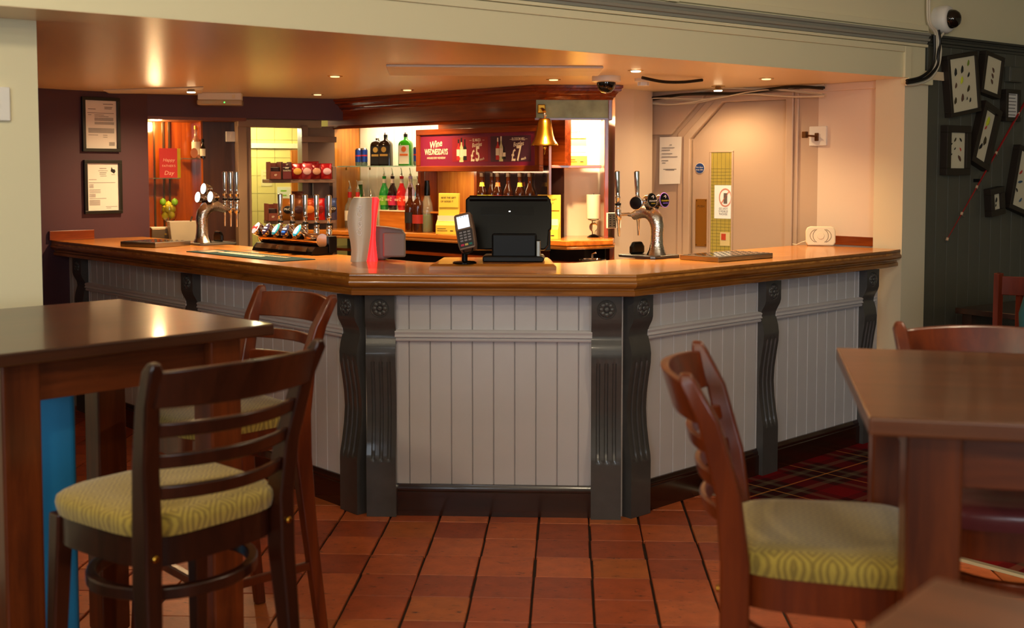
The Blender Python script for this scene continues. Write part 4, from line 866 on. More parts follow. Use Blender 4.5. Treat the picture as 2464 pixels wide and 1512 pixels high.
# --- soft drink tower
p = at(873, 628, TZ); t = thing('drinks_tower', 'champagne metal soft drink tower with a glowing red side', 'drinks tower', p, R(5))
s_ = 5.76 / F
rows = [(475, 853, 897, 908), (482, 848, 897, 913), (500, 842, 896, 910), (520, 838.5, 896, 907), (540, 838.5, 895, 905), (560, 841, 894, 903.5), (580, 845, 891, 903.5), (600, 847, 888, 905), (618, 846, 885, 907), (627, 845, 883, 908)]
def loft(a, b, y0_, y1_, bulge):
    mb = MB(); vs, fs = [], []; n = 8
    for row in rows:
        z = (627 - row[0]) * s_ ; xa, xb = (row[a] - 873) * s_, (row[b] - 873) * s_
        for i in range(n + 1):
            u = i / n; vs.append((xa + (xb - xa) * u, y0_ - bulge * (1 - (2 * u - 1) ** 2), z))
        for i in range(n + 1): u = 1 - i / n; vs.append((xa + (xb - xa) * u, y1_, z))
    m_ = 2 * (n + 1)
    for r_ in range(len(rows) - 1):
        for k in range(m_): k2 = (k + 1) % m_; fs.append((r_ * m_ + k, (r_ + 1) * m_ + k, (r_ + 1) * m_ + k2, r_ * m_ + k2))
    fs += [tuple(range(m_)), tuple((len(rows) - 1) * m_ + k for k in range(m_))[::-1]]
    return mb.add(vs, fs)
loft(1, 2, -.05, .05, .014).build('tower_body', mat('champagne_metal', (206, 190, 166), .38, .25), t, 50)
loft(2, 3, -.046, .05, .004).build('glowing_side', mat('glowing_red', (255, 40, 40), .3, emit=1.6, ecol=(255, 34, 34)), t, 50)
txt('Coca-Cola', .036, mat('white_script', (250, 246, 240), .4), t, (-.012, -.070, .205), shear=.25, rot=math.pi / 2, thick=.003, bold=.01)
gb = MB(); gb.prism([(.045, .0), (.10, .0), (.20, .035), (.215, .125), (.20, .155), (.12, .168), (.045, .175)], .03, .13).build('valve_housing', mat('grey_plastic', (96, 92, 92), .35), t, False, .012, 3)
B(.10, .215, .02, .045, .015, .14).build('housing_cover', mat('light_grey_plastic', (124, 118, 112), .35), t, False, .010, 3); MB().tube([(.11, .08, 0), (.11, .08, -.06)], .008, 8).build('hose', BLACK, t)
# --- till on its stand
p = (at(1033, 650, TZ) + at(1338, 650, TZ)) / 2
st = thing('till_stand', 'low oak stand under the till in the middle of the bar', 'stand', (p.x, p.y, TZ), R(-1))
MB().add([(-.29, 0, 0), (.29, 0, 0), (.27, .44, 0), (-.27, .44, 0), (-.29, 0, .016), (.29, 0, .016), (.27, .44, .016), (-.27, .44, .016), (-.275, .02, .026), (.275, .02, .026), (.255, .43, .026), (-.255, .43, .026)],
         [(3, 2, 1, 0), (0, 1, 5, 4), (1, 2, 6, 5), (2, 3, 7, 6), (3, 0, 4, 7), (4, 5, 9, 8), (5, 6, 10, 9), (6, 7, 11, 10), (7, 4, 8, 11), (8, 9, 10, 11)]).build('plinth_block', W_BAR, st)
ti = thing('till', 'black touch screen till seen from behind on the oak plinth', 'till', (p.x + .07, p.y + .12, TZ + .026), R(-3))
MB().prism([(-.12, 0), (.16, 0), (.17, .012), (.16, .028), (-.12, .028)], .0, .17, 'y').build('base', BLACK, ti, False, .006)
mm_ = MB(); mm_.m = Matrix.Translation((-.005, .13, .045)) @ Matrix.Rotation(R(-10), 4, 'X')
mm_.prism([(-.185, 0), (.175, 0), (.19, .02), (.195, .09), (.205, .10), (.205, .22), (.19, .255), (-.19, .255), (-.205, .24), (-.20, .02)], -.05, -.01).build('screen_back', BLACKG, ti, False, .012, 3)
mm_ = MB(); mm_.m = Matrix.Translation((-.005, .13, .045)) @ Matrix.Rotation(R(-10), 4, 'X'); mm_.box(-.20, .20, -.012, .004, .0, .25).build('screen_front', BLACK, ti, False, .004)
mm_ = MB(); mm_.m = Matrix.Translation((-.005, .13, .045)) @ Matrix.Rotation(R(-10), 4, 'X'); mm_.tube([(-.185, -.05, .245), (.185, -.05, .245)], .014, 12).build('top_ridge', BLACK, ti, True)
mm_ = MB(); mm_.m = Matrix.Translation((-.005, .13, .045)) @ Matrix.Rotation(R(-10), 4, 'X'); mm_.box(-.13, .12, -.053, -.05, .165, .205).build('rear_display', mat('smoked_panel', (6, 5, 5), .05), ti); mm_.v = []; mm_.f = []; mm_.box(.002, .010, -.0545, -.053, .18, .184).build('status_light', mat('white_led', (255, 255, 255), .3, emit=4), ti)
B(-.08, .13, .05, .10, .02, .13).build('stand_neck', BLACK, ti, False, .008); B(.13, .15, .02, .09, .02, .10).build('stand_bracket', STEEL, ti, False, .004)
# --- card terminal
p = at(1118, 634, TZ + .026)
ct = thing('card_terminal', 'grey payment card terminal on a black swivel stand before the till', 'card terminal', (p.x, p.y, TZ + .026), R(-8))
MB().lathe([(.055, 0), (.055, .006), (.048, .010), (.02, .013)], 28).build('stand_base', BLACKG, ct, 50); MB().lathe([(.014, .01), (.014, .14)], 14).build('stand_pole', BLACKG, ct, True)
Mt = Matrix.Translation((.012, -.045, .145)) @ Matrix.Rotation(R(-14), 4, 'Y') @ Matrix.Rotation(R(-24), 4, 'X')
def tm(): q = MB(); q.m = Mt; return q
TG = mat('bronze_grey_plastic', (130, 108, 92), .3, .3); sil = mat('silver_trim', (190, 180, 170), .25, .8)
tm().prism([(-.036, -.085), (.036, -.085), (.041, -.06), (.043, .02), (.040, .085), (.034, .093), (-.034, .093), (-.040, .085), (-.043, .02), (-.041, -.06)], -.012, .032).build('terminal_body', TG, ct, False, .006, 3)
tm().prism([(-.033, -.078), (.033, -.078), (.036, .0), (.034, .01), (-.034, .01), (-.036, .0)], -.0135, -.011).build('keypad', mat('keypad_dark', (60, 56, 58), .4), ct)
tm().box(-.028, .028, -.0135, -.011, .018, .078).build('display', mat('lit_screen', (214, 230, 250), .2, emit=1.1), ct)
for r_ in range(4):
    for c_ in range(3): tm().box(-.026 + c_ * .019, -.012 + c_ * .019, -.0165, -.013, -.008 - r_ * .0135, .000 - r_ * .0135).build('key', mat('key_grey', (150, 148, 152), .4), ct, False, .002)
for c_, cc in enumerate([(206, 50, 90), (216, 190, 110), (30, 120, 110)]): tm().box(-.027 + c_ * .019, -.011 + c_ * .019, -.0165, -.013, -.070, -.060).build('key', mat('key_col_%d' % c_, cc, .4), ct, False, .002)
for c_ in range(4): tm().box(-.021 + c_ * .0125, -.018 + c_ * .0125, -.0142, -.013, .071, .075).build('status_dot', INKD, ct)
tm().tube([(-.022, .0, -.085), (-.018, -.012, -.105), (.0, -.016, -.112), (.018, -.012, -.105), (.022, 0, -.085)], .0035, 8).build('cable_loop', BLACK, ct, True)
# --- bar runner mat
q = [at(448.5, 606.4, TZ), at(676.8, 630.4, TZ), at(769, 623, TZ), at(547, 601.7, TZ)]
d = (q[1] - q[0]); MF = Fr(q[0].x, q[0].y, math.degrees(math.atan2(d.y, d.x))); ml = d.length; mw = .20
mt = thing('bar_runner', 'dark teal bar runner with cream lettering on the left bar top', 'bar mat', (q[0].x, q[0].y, TZ), MF.a)
B(0, ml, .0, mw, 0, .004).build('mat', mat('teal_rubber', (24, 56, 60), .8, spec=.1), mt)
Mm = Matrix.Translation((ml * .45, mw * .55, .0045)) @ Matrix.Rotation(-math.pi / 2, 4, 'X')
B(.04, .16, .05, .15, .004, .0045).build('picture_print', mat('peach_print', (196, 130, 100), .6), mt)
for i, wd_ in enumerate((.62, .45)): MB().box(.2, .2 + wd_, .085 + .045 * (1 - i), .115 + .045 * (1 - i), .004, .0046).build('lettering_band', mat('cream_letter', (226, 206, 176), .6), mt)
for k in range(26): MB().prism([(.205 + k * .024, .13), (.212 + k * .024, .13), (.218 + k * .024, .16), (.211 + k * .024, .16)], .0045, .0052, 'z').build('letter_gap', MATS['teal_rubber'], mt)
# --- drip trays
def drip(label, pl, pc, pr_, h=.026):
    a, c_, b_ = at(*pl, TZ + .0), at(*pc, TZ), at(*pr_, TZ)
    d = b_ - c_; fr = Fr(c_.x, c_.y, math.degrees(math.atan2(d.y, d.x))); ln_ = d.length; wd_ = max(.12, abs(fr.loc(a)[1]))
    t = thing('drip_tray', label, 'drip tray', (c_.x, c_.y, TZ), fr.a, 'steel drip trays')
    B(0, ln_, 0, wd_, 0, h).build('tray', STEEL, t, False, .003); B(.012, ln_ - .012, .012, wd_ - .012, h, h + .002).build('grille', CHROME, t, False, .001)
    holes = MB(); nx_, ny_ = int(ln_ / .045), int(wd_ / .045)
    for i in range(nx_):
        for j in range(ny_): holes.lathe([(.008, h + .002), (.008, h + .0028)], 10, (.035 + i * (ln_ - .07) / max(1, nx_ - 1), .035 + j * (wd_ - .07) / max(1, ny_ - 1), 0))
    holes.build('holes', mat('hole_dark', (40, 36, 32), .4, .5), t)['kind'] = 'stuff'
drip('steel drip tray on the right bar top', (1638, 625), (1729, 632), (1860, 621)); drip('steel drip tray at the left end of the bar top', (286, 593), (374, 597), (459, 591), .03)
# --- cream speaker by the right wall, with its wire
p = at(1974, 592, TZ); t = thing('door_chime', 'cream plastic chime box leaning by the wall at the right bar end', 'chime box', (p.x, p.y, TZ), R(-12))
q = MB(); q.m = Matrix.Rotation(R(-8), 4, 'X'); q.prism([(-.075, .0), (.075, 0), (.088, .02), (.088, .09), (.078, .112), (.06, .118), (-.06, .118), (-.08, .11), (-.088, .09), (-.086, .02)], -.02, .03).build('case', CREAMP, t, False, .008, 3)
for s in (-1, 1):
    for r_ in (.045, .062):
        q = MB(); q.m = Matrix.Rotation(R(-8), 4, 'X'); q.tube([(s * r_ * math.cos(a), -.0205, .06 + .045 * math.sin(a)) for a in [R(-60 + 12 * k) for k in range(11)]], .0015, 6).build('sound_slot', mat('slot_brown', (120, 96, 66), .7), t)
q = MB(); q.m = Matrix.Rotation(R(-8), 4, 'X') @ Matrix.Translation((0, -.02, .06)) @ Matrix.Rotation(math.pi / 2, 4, 'X'); q.lathe([(.022, 0), (.02, .003), (.001, .004)], 20).build('raised_boss', CREAMP, t, True)
MB().tube([(-.08, .02, .03), (-.11, .02, .02), (-.14, .03, .004), (-.16, .10, .003)], .0025, 6).build('wire', CREAMP, t)
t = thing('sink_fitting', 'chrome sink rim and tap behind the bar by the back bar end', 'sink', at(1425, 628, 1.02))
MB().lathe([(.07, .0), (.085, .005), (.085, .012), (.06, .012), (.055, .0)], 24, cap=False).build('rim', CHROME, t, True); MB().tube([(.0, 0, .01), (.0, 0, .04), (.02, -.02, .05)], .006, 8).build('tap', CHROME, t, True); MB().lathe([(.02, -1.02), (.02, 0)], 12).build('waste_pipe', BLACK, t)
# ================================================================== SNACKS, ALCOVE, KITCHEN NOTICES
GREYU = mat('taupe_shelf_paint', (120, 92, 74), .45); BROWNC = mat('brown_snack_card', (112, 54, 38), .55)
SN = Fr(*W2.w(0, -.02).xy, 24.65)
su = thing('snack_shelf_unit', 'taupe painted shelf unit of snacks beside the kitchen doorway', 'shelf unit', SN.w(1.22, .05), SN.a)
def sx(px, y=0.0): return SN.px(px, 430, y)[0] - 1.22
def sz(py, y=0.0): return SN.px(740, py, y)[1]
a_, b_, c_ = sx(730), sx(745), sx(803)
B(a_, b_, -.02, .10, 0, 1.90).build('post', GREYU, su, False, .003); B(b_, c_ + .04, .06, .08, .9, 1.90).build('back_board', GREYU, su); B(c_, c_ + .03, -.02, .10, 0, 1.60).build('post', GREYU, su, False, .003)
B(a_ - .004, c_ + .03, -.035, .0, sz(342), sz(328)).build('cross_rail', GREYU, su, False, .003)
s1, s2 = sz(436), sz(533)
l1, r1_ = sx(648, -.12), sx(808, -.12)
B(l1, r1_, -.15, .06, s1 - .012, s1 + .014).build('shelf', GREYU, su, False, .003); B(sx(650, -.12), r1_, -.15, .06, s2 - .012, s2 + .012).build('shelf', GREYU, su, False, .003)
s1 += .014 ; s2 += .012
B(sx(755), sx(757), -.01, .05, s1 - .12, s1 - .03).build('shelf_bracket', STEEL, su)
def snack_box(label, px0, px1, z, h, txts, m=BROWNC, y=-.13):
    x0_, x1_ = SN.px(px0, 430, y)[0], SN.px(px1, 430, y)[0]
    t = thing('snack_box', label, 'snack box', SN.w((x0_ + x1_) / 2, y, z), SN.a, 'open snack boxes'); w_ = (x1_ - x0_) / 2
    MB().box(-w_, w_, 0, .004, 0, h * .45).box(-w_, -w_ + .004, 0, .13, 0, h).box(w_ - .004, w_, 0, .13, 0, h).box(-w_, w_, .126, .13, 0, h * .95).box(-w_, w_, 0, .13, 0, .004).build('carton', m, t)
    B(-w_ + .005, w_ - .005, .02, .12, .005, h * .7).build('contents', mat('dark_foil_packs', (44, 26, 22), .3), t, False, .005)
    for s_, q, sz_ in txts: txt(s_, sz_, LAB_W, t, (0, -.001, q), sx=.8)
snack_box('open brown snack carton at the left of the upper shelf', 650, 677, s1, .125, (('KP', .03, .02),))
snack_box('brown snack carton printed with pale words on the upper shelf', 680, 702, s1, .125, (('KP', .105, .016), ('DRY', .082, .018), ('ROASTED', .062, .016)), mat('maroon_snack_card', (92, 32, 34), .55), -.12)
snack_box('open brown snack carton at the left of the lower shelf', 644, 668, s2, .125, (('KP', .03, .02),))
def bag(label, px, z, w_, h, c1, c2, y=-.10, tx_=None, rz=0, grp='snack bags on the shelves'):
    t = thing('snack_bag', label, 'snack bag', SN.w(SN.px(px, 430, y)[0], y, z), SN.a + rz, grp)
    rows_ = [(0, .95, .004), (.06, 1, .3), (.3, 1.0, .9), (.6, .98, .9), (.85, .92, .4), (.95, 1.0, .05), (1.0, 1.02, .04)]
    vs, fs, n = [], [], 16
    for v, ws_, d_ in rows_:
        for k in range(n):
            a = 2 * math.pi * k / n; c0, s0 = math.cos(a), math.sin(a)
            vs.append((w_ / 2 * ws_ * math.copysign(abs(c0) ** .7, c0) + random.uniform(-.002, .002), .026 * d_ * s0 + random.uniform(-.002, .002), h * v + random.uniform(-.002, .002) * (v > 0)))
    for i in range(len(rows_) - 1):
        for k in range(n): k2 = (k + 1) % n; fs.append((i * n + k, i * n + k2, (i + 1) * n + k2, (i + 1) * n + k))
    fs += [tuple(range(n))[::-1], tuple((len(rows_) - 1) * n + k for k in range(n))]
    MB().add(vs, fs).build('bag', mat('foil_%d_%d_%d' % c1, c1, .22, .35), t, 40)
    o = MB(); o.m = Matrix.Translation((0, -.027, h * .5)) @ Matrix.Rotation(math.pi / 2, 4, 'X') @ Matrix.Diagonal((1, .8, 1, 1)); o.lathe([(w_ * .36, 0), (w_ * .30, .003), (.001, .004)], 16).build('bag_print', mat('bagprint_%d_%d_%d' % c2, c2, .3), t, True)
    if tx_: txt(tx_, .022, LAB_W, t, (0, -.034, h * .52), shear=.2)
for k, px in enumerate((714, 737, 760, 785)):
    bag(['red and gold snack bag, first of four on the upper shelf', 'red and pink snack bag, second of four on the upper shelf', 'dark red snack bag, third of four on the upper shelf', 'round red snack bag at the right end of the upper shelf'][k], px, s1, .085, .115, ((150, 24, 30), (170, 60, 70), (120, 20, 26), (176, 28, 36))[k], ((196, 150, 70), (200, 160, 160), (190, 140, 110), (206, 170, 180))[k])
bag('folded red snack bag lying behind on the upper shelf', 748, s1 + .03, .12, .10, (130, 20, 28), (90, 14, 20), -.02)
for k, (px, c1, c2, tx_, lb) in enumerate([(690, (150, 90, 30), (20, 16, 16), 'McCO', 'bronze crisp bag with black band on the lower shelf'), (716, (110, 60, 26), (60, 30, 30), None, 'brown crisp bag, second on the lower shelf'), (742, (170, 60, 20), (206, 120, 50), None, 'orange red crisp bag in the middle of the lower shelf'), (766, (180, 18, 22), (120, 12, 16), None, 'bright red crisp bag on the lower shelf'), (794, (60, 70, 110), (20, 18, 20), 'McCO', 'blue and gold crisp bag at the right end of the lower shelf')]):
    bag(lb, px, s2, .10, .16, c1, c2, -.10, tx_)
bag('brown nut bag poking up behind the lower shelf crisps', 716, s2 + .06, .09, .15, (104, 52, 34), (150, 100, 80), -.0, 'KP')
# alcove at the left: counter, glass shelf, card, glass of fruit, tub
al = thing('alcove_counter', 'orange wooden counter inside the alcove behind the left tower', 'counter', W2.w(.18, .25), W2.a)
B(-.30, .21, -.20, .165, 1.045, 1.075).build('top', W_ORX, al, False, .004); B(-.30, .20, -.12, .165, 0, 1.045).build('cupboard', DKP, al)
for k, px in enumerate((372, 394, 408)): B(W2.px(px, 400, .4)[0] - .18 - .006, W2.px(px, 400, .4)[0] - .18 + .006, .145, .165, 1.075, 1.94).build('shelf_upright', mat('dark_bronze_strip', (84, 62, 34), .35, .7), al)
gx0 = W2.px(363, 428, .3)[0] - .18; gx1 = W2.px(428, 428, .3)[0] - .18; gz_ = W2.px(400, 428, .3)[1]
B(gx0, gx1, -.05, .15, gz_ - .008, gz_).build('glass_shelf', GREENGL, al); B(W2.px(437, 380, .3)[0] - .18, W2.px(500, 380, .3)[0] - .18, -.02, .15, W2.px(460, 381, .3)[1] - .008, W2.px(460, 381, .3)[1]).build('glass_shelf', GREENGL, al)
t = thing('greeting_card', 'red greeting card with pale script on the alcove glass shelf', 'card', W2.w(W2.px(406, 390, .22)[0], .22, gz_), W2.a)
ch_ = W2.px(400, 357, .22)[1] - gz_; B(-.065, .06, 0, .004, 0, ch_).build('front_leaf', mat('card_red', (206, 40, 34), .5), t); q = MB(); q.m = Matrix.Translation((.06, 0, 0)) @ Matrix.Rotation(R(55), 4, 'Z'); q.box(0, .05, 0, .003, 0, ch_).build('back_leaf', LAB_Y, t)
for s_, f_, z_ in (('Happy', .032, .60), ("FATHER'S", .022, .40), ('Day', .042, .16)): txt(s_, f_, mat('card_pink', (240, 190, 160), .5), t, (0, -.0015, ch_ * z_), shear=.2 if s_ != "FATHER'S" else 0)
p = W2.w(W2.px(407, 520, .12)[0], .12, 1.075); CZA = 1.075
t = thing('fruit_goblet', 'stemmed goblet filled with lemons and limes in the alcove', 'goblet', (p.x, p.y, CZA + .045))
B(-.05, .05, -.05, .05, -.045, 0).build('wood_block', W_OR, t); MB().lathe([(.035, 0), (.036, .003), (.008, .012), (.007, .07), (.02, .08), (.045, .105), (.056, .14), (.057, .18), (.052, .215), (.050, .215), (.054, .18), (.053, .142), (.042, .11), (.015, .085), (.002, .083)], 24).build('glass', GLASS, t, 60)
for k, (x, y, z, c) in enumerate([(-.022, -.02, .13, 1), (.022, -.018, .135, 1), (0, .02, .14, 1), (-.028, -.006, .175, 1), (.026, -.012, .175, 1), (0, -.028, .18, 1), (0, -.01, .205, 1), (-.042, 0, .225, 0), (.042, -.004, .225, 0)]):
    f = thing('lemon' if c else 'lime', (['lowest yellow lemon at the left of the goblet', 'lowest yellow lemon at the right of the goblet', 'lowest yellow lemon at the back of the goblet', 'middle yellow lemon at the left of the goblet', 'middle yellow lemon at the right of the goblet', 'middle yellow lemon at the front of the goblet', 'topmost yellow lemon between the two limes'][k] if c else ('green lime at the left rim of the goblet' if x < 0 else 'green lime at the right rim of the goblet')), 'lemon' if c else 'lime', (p.x + x, p.y + y, CZA + .045 + z), k, 'lemons in the goblet' if c else None)
    MB().lathe([(.002, -.027), (.012, -.023), (.022, -.010), (.023, .008), (.014, .021), (.006, .026), (.002, .030)], 14).build('rind', mat('lemon_rind', (226, 196, 40), .45) if c else mat('lime_rind', (120, 170, 40), .45), f, True)
    MB().lathe([(.004, .027), (.003, .031)], 6).build('stem_end', mat('stem_end', (120, 110, 40), .6), f)
p = at(389, 575, CZA); t = thing('cash_box', 'small brown box with a bright lid edge in the alcove', 'box', W2.w(W2.px(388, 560, .06)[0], .06, CZA), W2.a)
B(-.065, .075, 0, .10, 0, .085).build('body', mat('bronze_box', (110, 86, 54), .3, .5), t, False, .004); B(-.067, .077, -.002, .102, .085, .095).build('lid', LAB_W, t, False, .003); o = MB(); o.m = Matrix.Translation((.03, -.001, .045)) @ Matrix.Rotation(math.pi / 2, 4, 'X'); o.lathe([(.008, 0), (.008, .003)], 12).build('lock', BRASS, t)
t = thing('ice_tub', 'frosted plastic tub behind the left drip tray', 'tub', W2.w(W2.px(440, 560, -.05)[0], -.05, CZA), W2.a)
FROST = mat('frosted_plastic', (226, 214, 190), .35, trans=.5)
MB().add([(-.085, -.06, 0), (.085, -.06, 0), (.085, .06, 0), (-.085, .06, 0), (-.10, -.075, .14), (.10, -.075, .14), (.10, .075, .14), (-.10, .075, .14), (-.095, -.07, .14), (.095, -.07, .14), (.095, .07, .14), (-.095, .07, .14), (-.08, -.055, .006), (.08, -.055, .006), (.08, .055, .006), (-.08, .055, .006)],
         [(3, 2, 1, 0), (0, 1, 5, 4), (1, 2, 6, 5), (2, 3, 7, 6), (3, 0, 4, 7), (4, 5, 9, 8), (5, 6, 10, 9), (6, 7, 11, 10), (7, 4, 8, 11), (8, 9, 13, 12), (9, 10, 14, 13), (10, 11, 15, 14), (11, 8, 12, 15), (12, 13, 14, 15)]).build('tub', FROST, t, False, .004)
MB().tube([(.02, .02, .02), (.07, .03, .17)], .006, 8).build('scoop_handle', STEEL, t); B(-.04, .04, -.03, .03, .008, .05).build('contents', LAB_W, t, False, .015)
gz2 = W2.px(460, 381, .3)[1]
bottle('clear bottle with white label and gold cap on the alcove shelf', W2, W2.px(472, 370, .24)[0], .24, gz2, 'rum', CLR, ((.03, .14, LAB_W),), mat('gold_cap', (196, 120, 40), .3, .8), group='bottles in the alcove', sc=.84)
bottle('squat bottle with a white label beside the alcove panel', W2, W2.px(488, 370, .2)[0], .20, gz2, 'small', DKG, ((.02, .09, LAB_W),), BLACK, group='bottles in the alcove', sc=.75)
t = thing('paddle_tag', 'orange oval tag standing before the alcove bottles', 'tag', W2.w(W2.px(467, 370, .16)[0], .16, gz2), W2.a)
o = MB(); o.m = Matrix.Translation((0, 0, .036)) @ Matrix.Rotation(math.pi / 2, 4, 'X') @ Matrix.Diagonal((.7, 1, 1, 1)); o.lathe([(.036, 0), (.036, .006)], 20).build('disc', mat('copper_orange', (190, 110, 60), .4), t); B(-.01, .01, -.01, .004, -.0, .006).build('foot', MATS['copper_orange'], t)
point('alcove_light', W2.w(.08, .22, 1.9), 9, (1, .66, .30), .04)
for k, (px, py, w_, h, lb) in enumerate([(556, 329, .075, .075, 'white switch plate on the dark panel'), (574, 404, .03, .045, 'small white switch by the kitchen door frame')]):
    x, z = W2.px(px, py, .18); t = thing('wall_switch', lb, 'switch', W2.w(x, .18, z), W2.a)
    B(-w_ / 2, w_ / 2, -.012, .012, -h / 2, h / 2).build('plate', WHITEP, t, False, .003); B(-.006, .006, -.016, -.01, -.012, .012).build('rocker', WHITEP, t)

for k, (p0_, p1_, lb, c) in enumerate([((628, 409), (655, 448), 'pale sheet of paper on the yellow kitchen tiles', (226, 216, 150)), ((667, 450), (708, 488), 'white notice with green print on the kitchen wall', (230, 236, 200))]):
    (xa, za), (xb, zb) = KW.px(*p0_, -.004), KW.px(*p1_, -.004); zb -= .06 * k
    t = thing('paper_notice', lb, 'notice', KW.w((xa + xb) / 2, -.004, (za + zb) / 2), KW.a); hw_, hh_ = (xb - xa) / 2, (za - zb) / 2
    B(-hw_, hw_, 0, .003, -hh_, hh_).build('sheet', mat('kitchen_paper_%d' % k, c, .6), t)
    g = mat('green_print', (130, 190, 40), .6) if k else mat('faint_print', (200, 190, 120), .6)
    for i in range(4): B(-hw_ * .6, hw_ * (.1 if i < 2 else .3), -.001, 0, hh_ * (.6 - .4 * i), hh_ * (.72 - .4 * i)).build('print_line', g, t)
# ================================================================== ON THE WALLS
def doc_frame(label, px, py, w_, h, lines):
    x, z = PW.px(px, py, -.012); t = thing('picture_frame', label, 'picture frame', PW.w(x, -.001, z), PW.a, 'framed notices on the purple wall')
    b_ = .022
    for nm, a in (('frame_rail', (-w_ / 2, w_ / 2, -.026, 0, h / 2 - b_, h / 2)), ('frame_rail', (-w_ / 2, w_ / 2, -.026, 0, -h / 2, -h / 2 + b_)), ('frame_stile', (-w_ / 2, -w_ / 2 + b_, -.026, 0, -h / 2 + b_, h / 2 - b_)), ('frame_stile', (w_ / 2 - b_, w_ / 2, -.026, 0, -h / 2 + b_, h / 2 - b_))): B(*a).build(nm, mat('black_frame', (26, 24, 18), .4), t, False, .002)
    pa = B(-w_ / 2 + b_, w_ / 2 - b_, -.010, -.004, -h / 2 + b_, h / 2 - b_).build('document', PAPER, t)
    iw_, ih_ = w_ / 2 - b_, h / 2 - b_
    for (u0, u1, v, th) in lines: B(-iw_ + 2 * iw_ * u0, -iw_ + 2 * iw_ * u1, -.0106, -.0098, ih_ - 2 * ih_ * v - th / 2, ih_ - 2 * ih_ * v + th / 2).build('text_line', INK, pa)
    return t
L1 = [(.58, .9, .07, .004), (.62, .88, .13, .003), (.62, .86, .15, .003), (.62, .85, .17, .003), (.1, .34, .18, .004), (.08, .92, .26, .003), (.1, .2, .30, .003), (.3, .6, .30, .003), (.3, .75, .33, .003)] + [(.3, .9, .36 + .014 * i, .0022) for i in range(5)] + [(.3, .92, .45 + .014 * i, .0022) for i in range(4)] + [(.1, .92, .58 + .013 * i, .0022) for i in range(8)] + [(.1, .4, .72, .003), (.56, .7, .72, .003), (.56, .7, .76, .003)] + [(.75, .93, .87 + .016 * i, .003) for i in range(5)]
L2 = [(.4, .62, .11, .004), (.36, .66, .16, .003), (.4, .62, .20, .004), (.4, .6, .235, .003), (.42, .62, .27, .003), (.78, .9, .24, .003), (.05, .3, .345, .003), (.05, .9, .41, .003)] + [(.06, .2, .45 + .017 * i, .0025) for i in range(5)] + [(.06, .42, .56 + .03 * i, .003) for i in range(3)] + [(.06, .26, .65 + .016 * i, .0022) for i in range(5)] + [(.06, .6, .745, .003)] + [(.06, .4, .78 + .015 * i, .0022) for i in range(8)] + [(.58, .95, .92, .0025), (.6, .75, .95, .0025)]
doc_frame('black framed printed notice, upper of two on the purple wall', 243, 300, .262, .365, L1)
t2 = doc_frame('black framed licence sheet, lower of two on the purple wall', 248, 450, .262, .362, L2)
MB().prism([(.055, .105), (.062, .135), (.070, .120), (.085, .118), (.090, .105), (.08, .090), (.07, .095)], -.0108, -.0098).build('crest_print', INKD, t2)
x, z = BEAM.px(6, 250, .31); t = thing('wall_switch', 'pale switch box at the left edge of the pier', 'switch', BEAM.w(x - .02, .323, z), BEAM.a); B(-.06, .045, -.02, 0, -.06, .06).build('box', WHITEP, t, False, .004); B(-.01, .01, -.024, -.018, -.015, .015).build('rocker', WHITEP, t)
(xa, za), (xb, zb) = DWL.px(1583, 330, -.04), DWL.px(1635, 444, -.04)
t = thing('paper_notice', 'white typed notice pinned left of the fire door', 'notice', DWL.w((xa + xb) / 2, -.0145, (za + zb) / 2), DWL.a); hw_, hh_ = (xb - xa) / 2, (za - zb) / 2
MB().add([(-hw_, .0, hh_), (hw_, .0, hh_), (hw_ * .98, -.004, .0), (hw_ * .96, -.012, -hh_ * .97), (-hw_ * .92, -.014, -hh_), (-hw_ * .98, -.004, 0)], [(0, 5, 2, 1), (5, 4, 3, 2)]).build('sheet', PAPER, t)
for u0, u1, v in ((.48, .58, .17), (.12, .7, .23), (.12, .5, .28), (.12, .6, .355), (.12, .84, .42), (.12, .42, .50), (.15, .3, .55), (.2, .8, .68), (.3, .7, .70)): B(-hw_ + 2 * hw_ * u0, -hw_ + 2 * hw_ * u1, -.0075 - .008 * max(0, v - .5), -.0065 - .008 * max(0, v - .5), hh_ - 2 * hh_ * v - .002, hh_ - 2 * hh_ * v + .002).build('text_line', INK, t)
p = Vector((.733, 7.43, 0)); CBF = Fr(.70, 7.36, 43)
t = thing('control_panel', 'grey button panel in a white box on the pillar', 'control panel', (.655, 7.235, EYE - (530 - 417) * 7.25 / F), R(20)); B(-.062, .035, -.02, .03, -.05, .05).build('box', WHITEP, t, False, .003); B(-.058, .0, -.023, -.02, -.046, .046).build('face', STEEL, t)
for i in range(5):
    for j in (0, 1): B(-.046 + j * .026, -.038 + j * .026, -.026, -.023, -.034 + i * .015, -.028 + i * .015).build('button', BLACK, t)
x, z = WR.px(1968, 328, -.01); t = thing('wall_bracket', 'old brass clamp on a white plate on the right wall', 'bracket', WR.w(x, 0, z), WR.a); B(-.06, .065, -.018, 0, -.06, .062).build('plate', WHITEP, t, False, .004); BRN = mat('tarnished_brass', (104, 66, 30), .4, .6)
MB().tube([(.0, -.02, .0), (0, -.05, .0), (-.05, -.06, .005)], .006, 8).build('arm', BRN, t, True); B(-.012, .012, -.03, -.015, -.03, .02).build('pivot', BRN, t, False, .003); B(-.075, -.045, -.075, -.045, -.01, .03).build('clamp', BRN, t, False, .004)
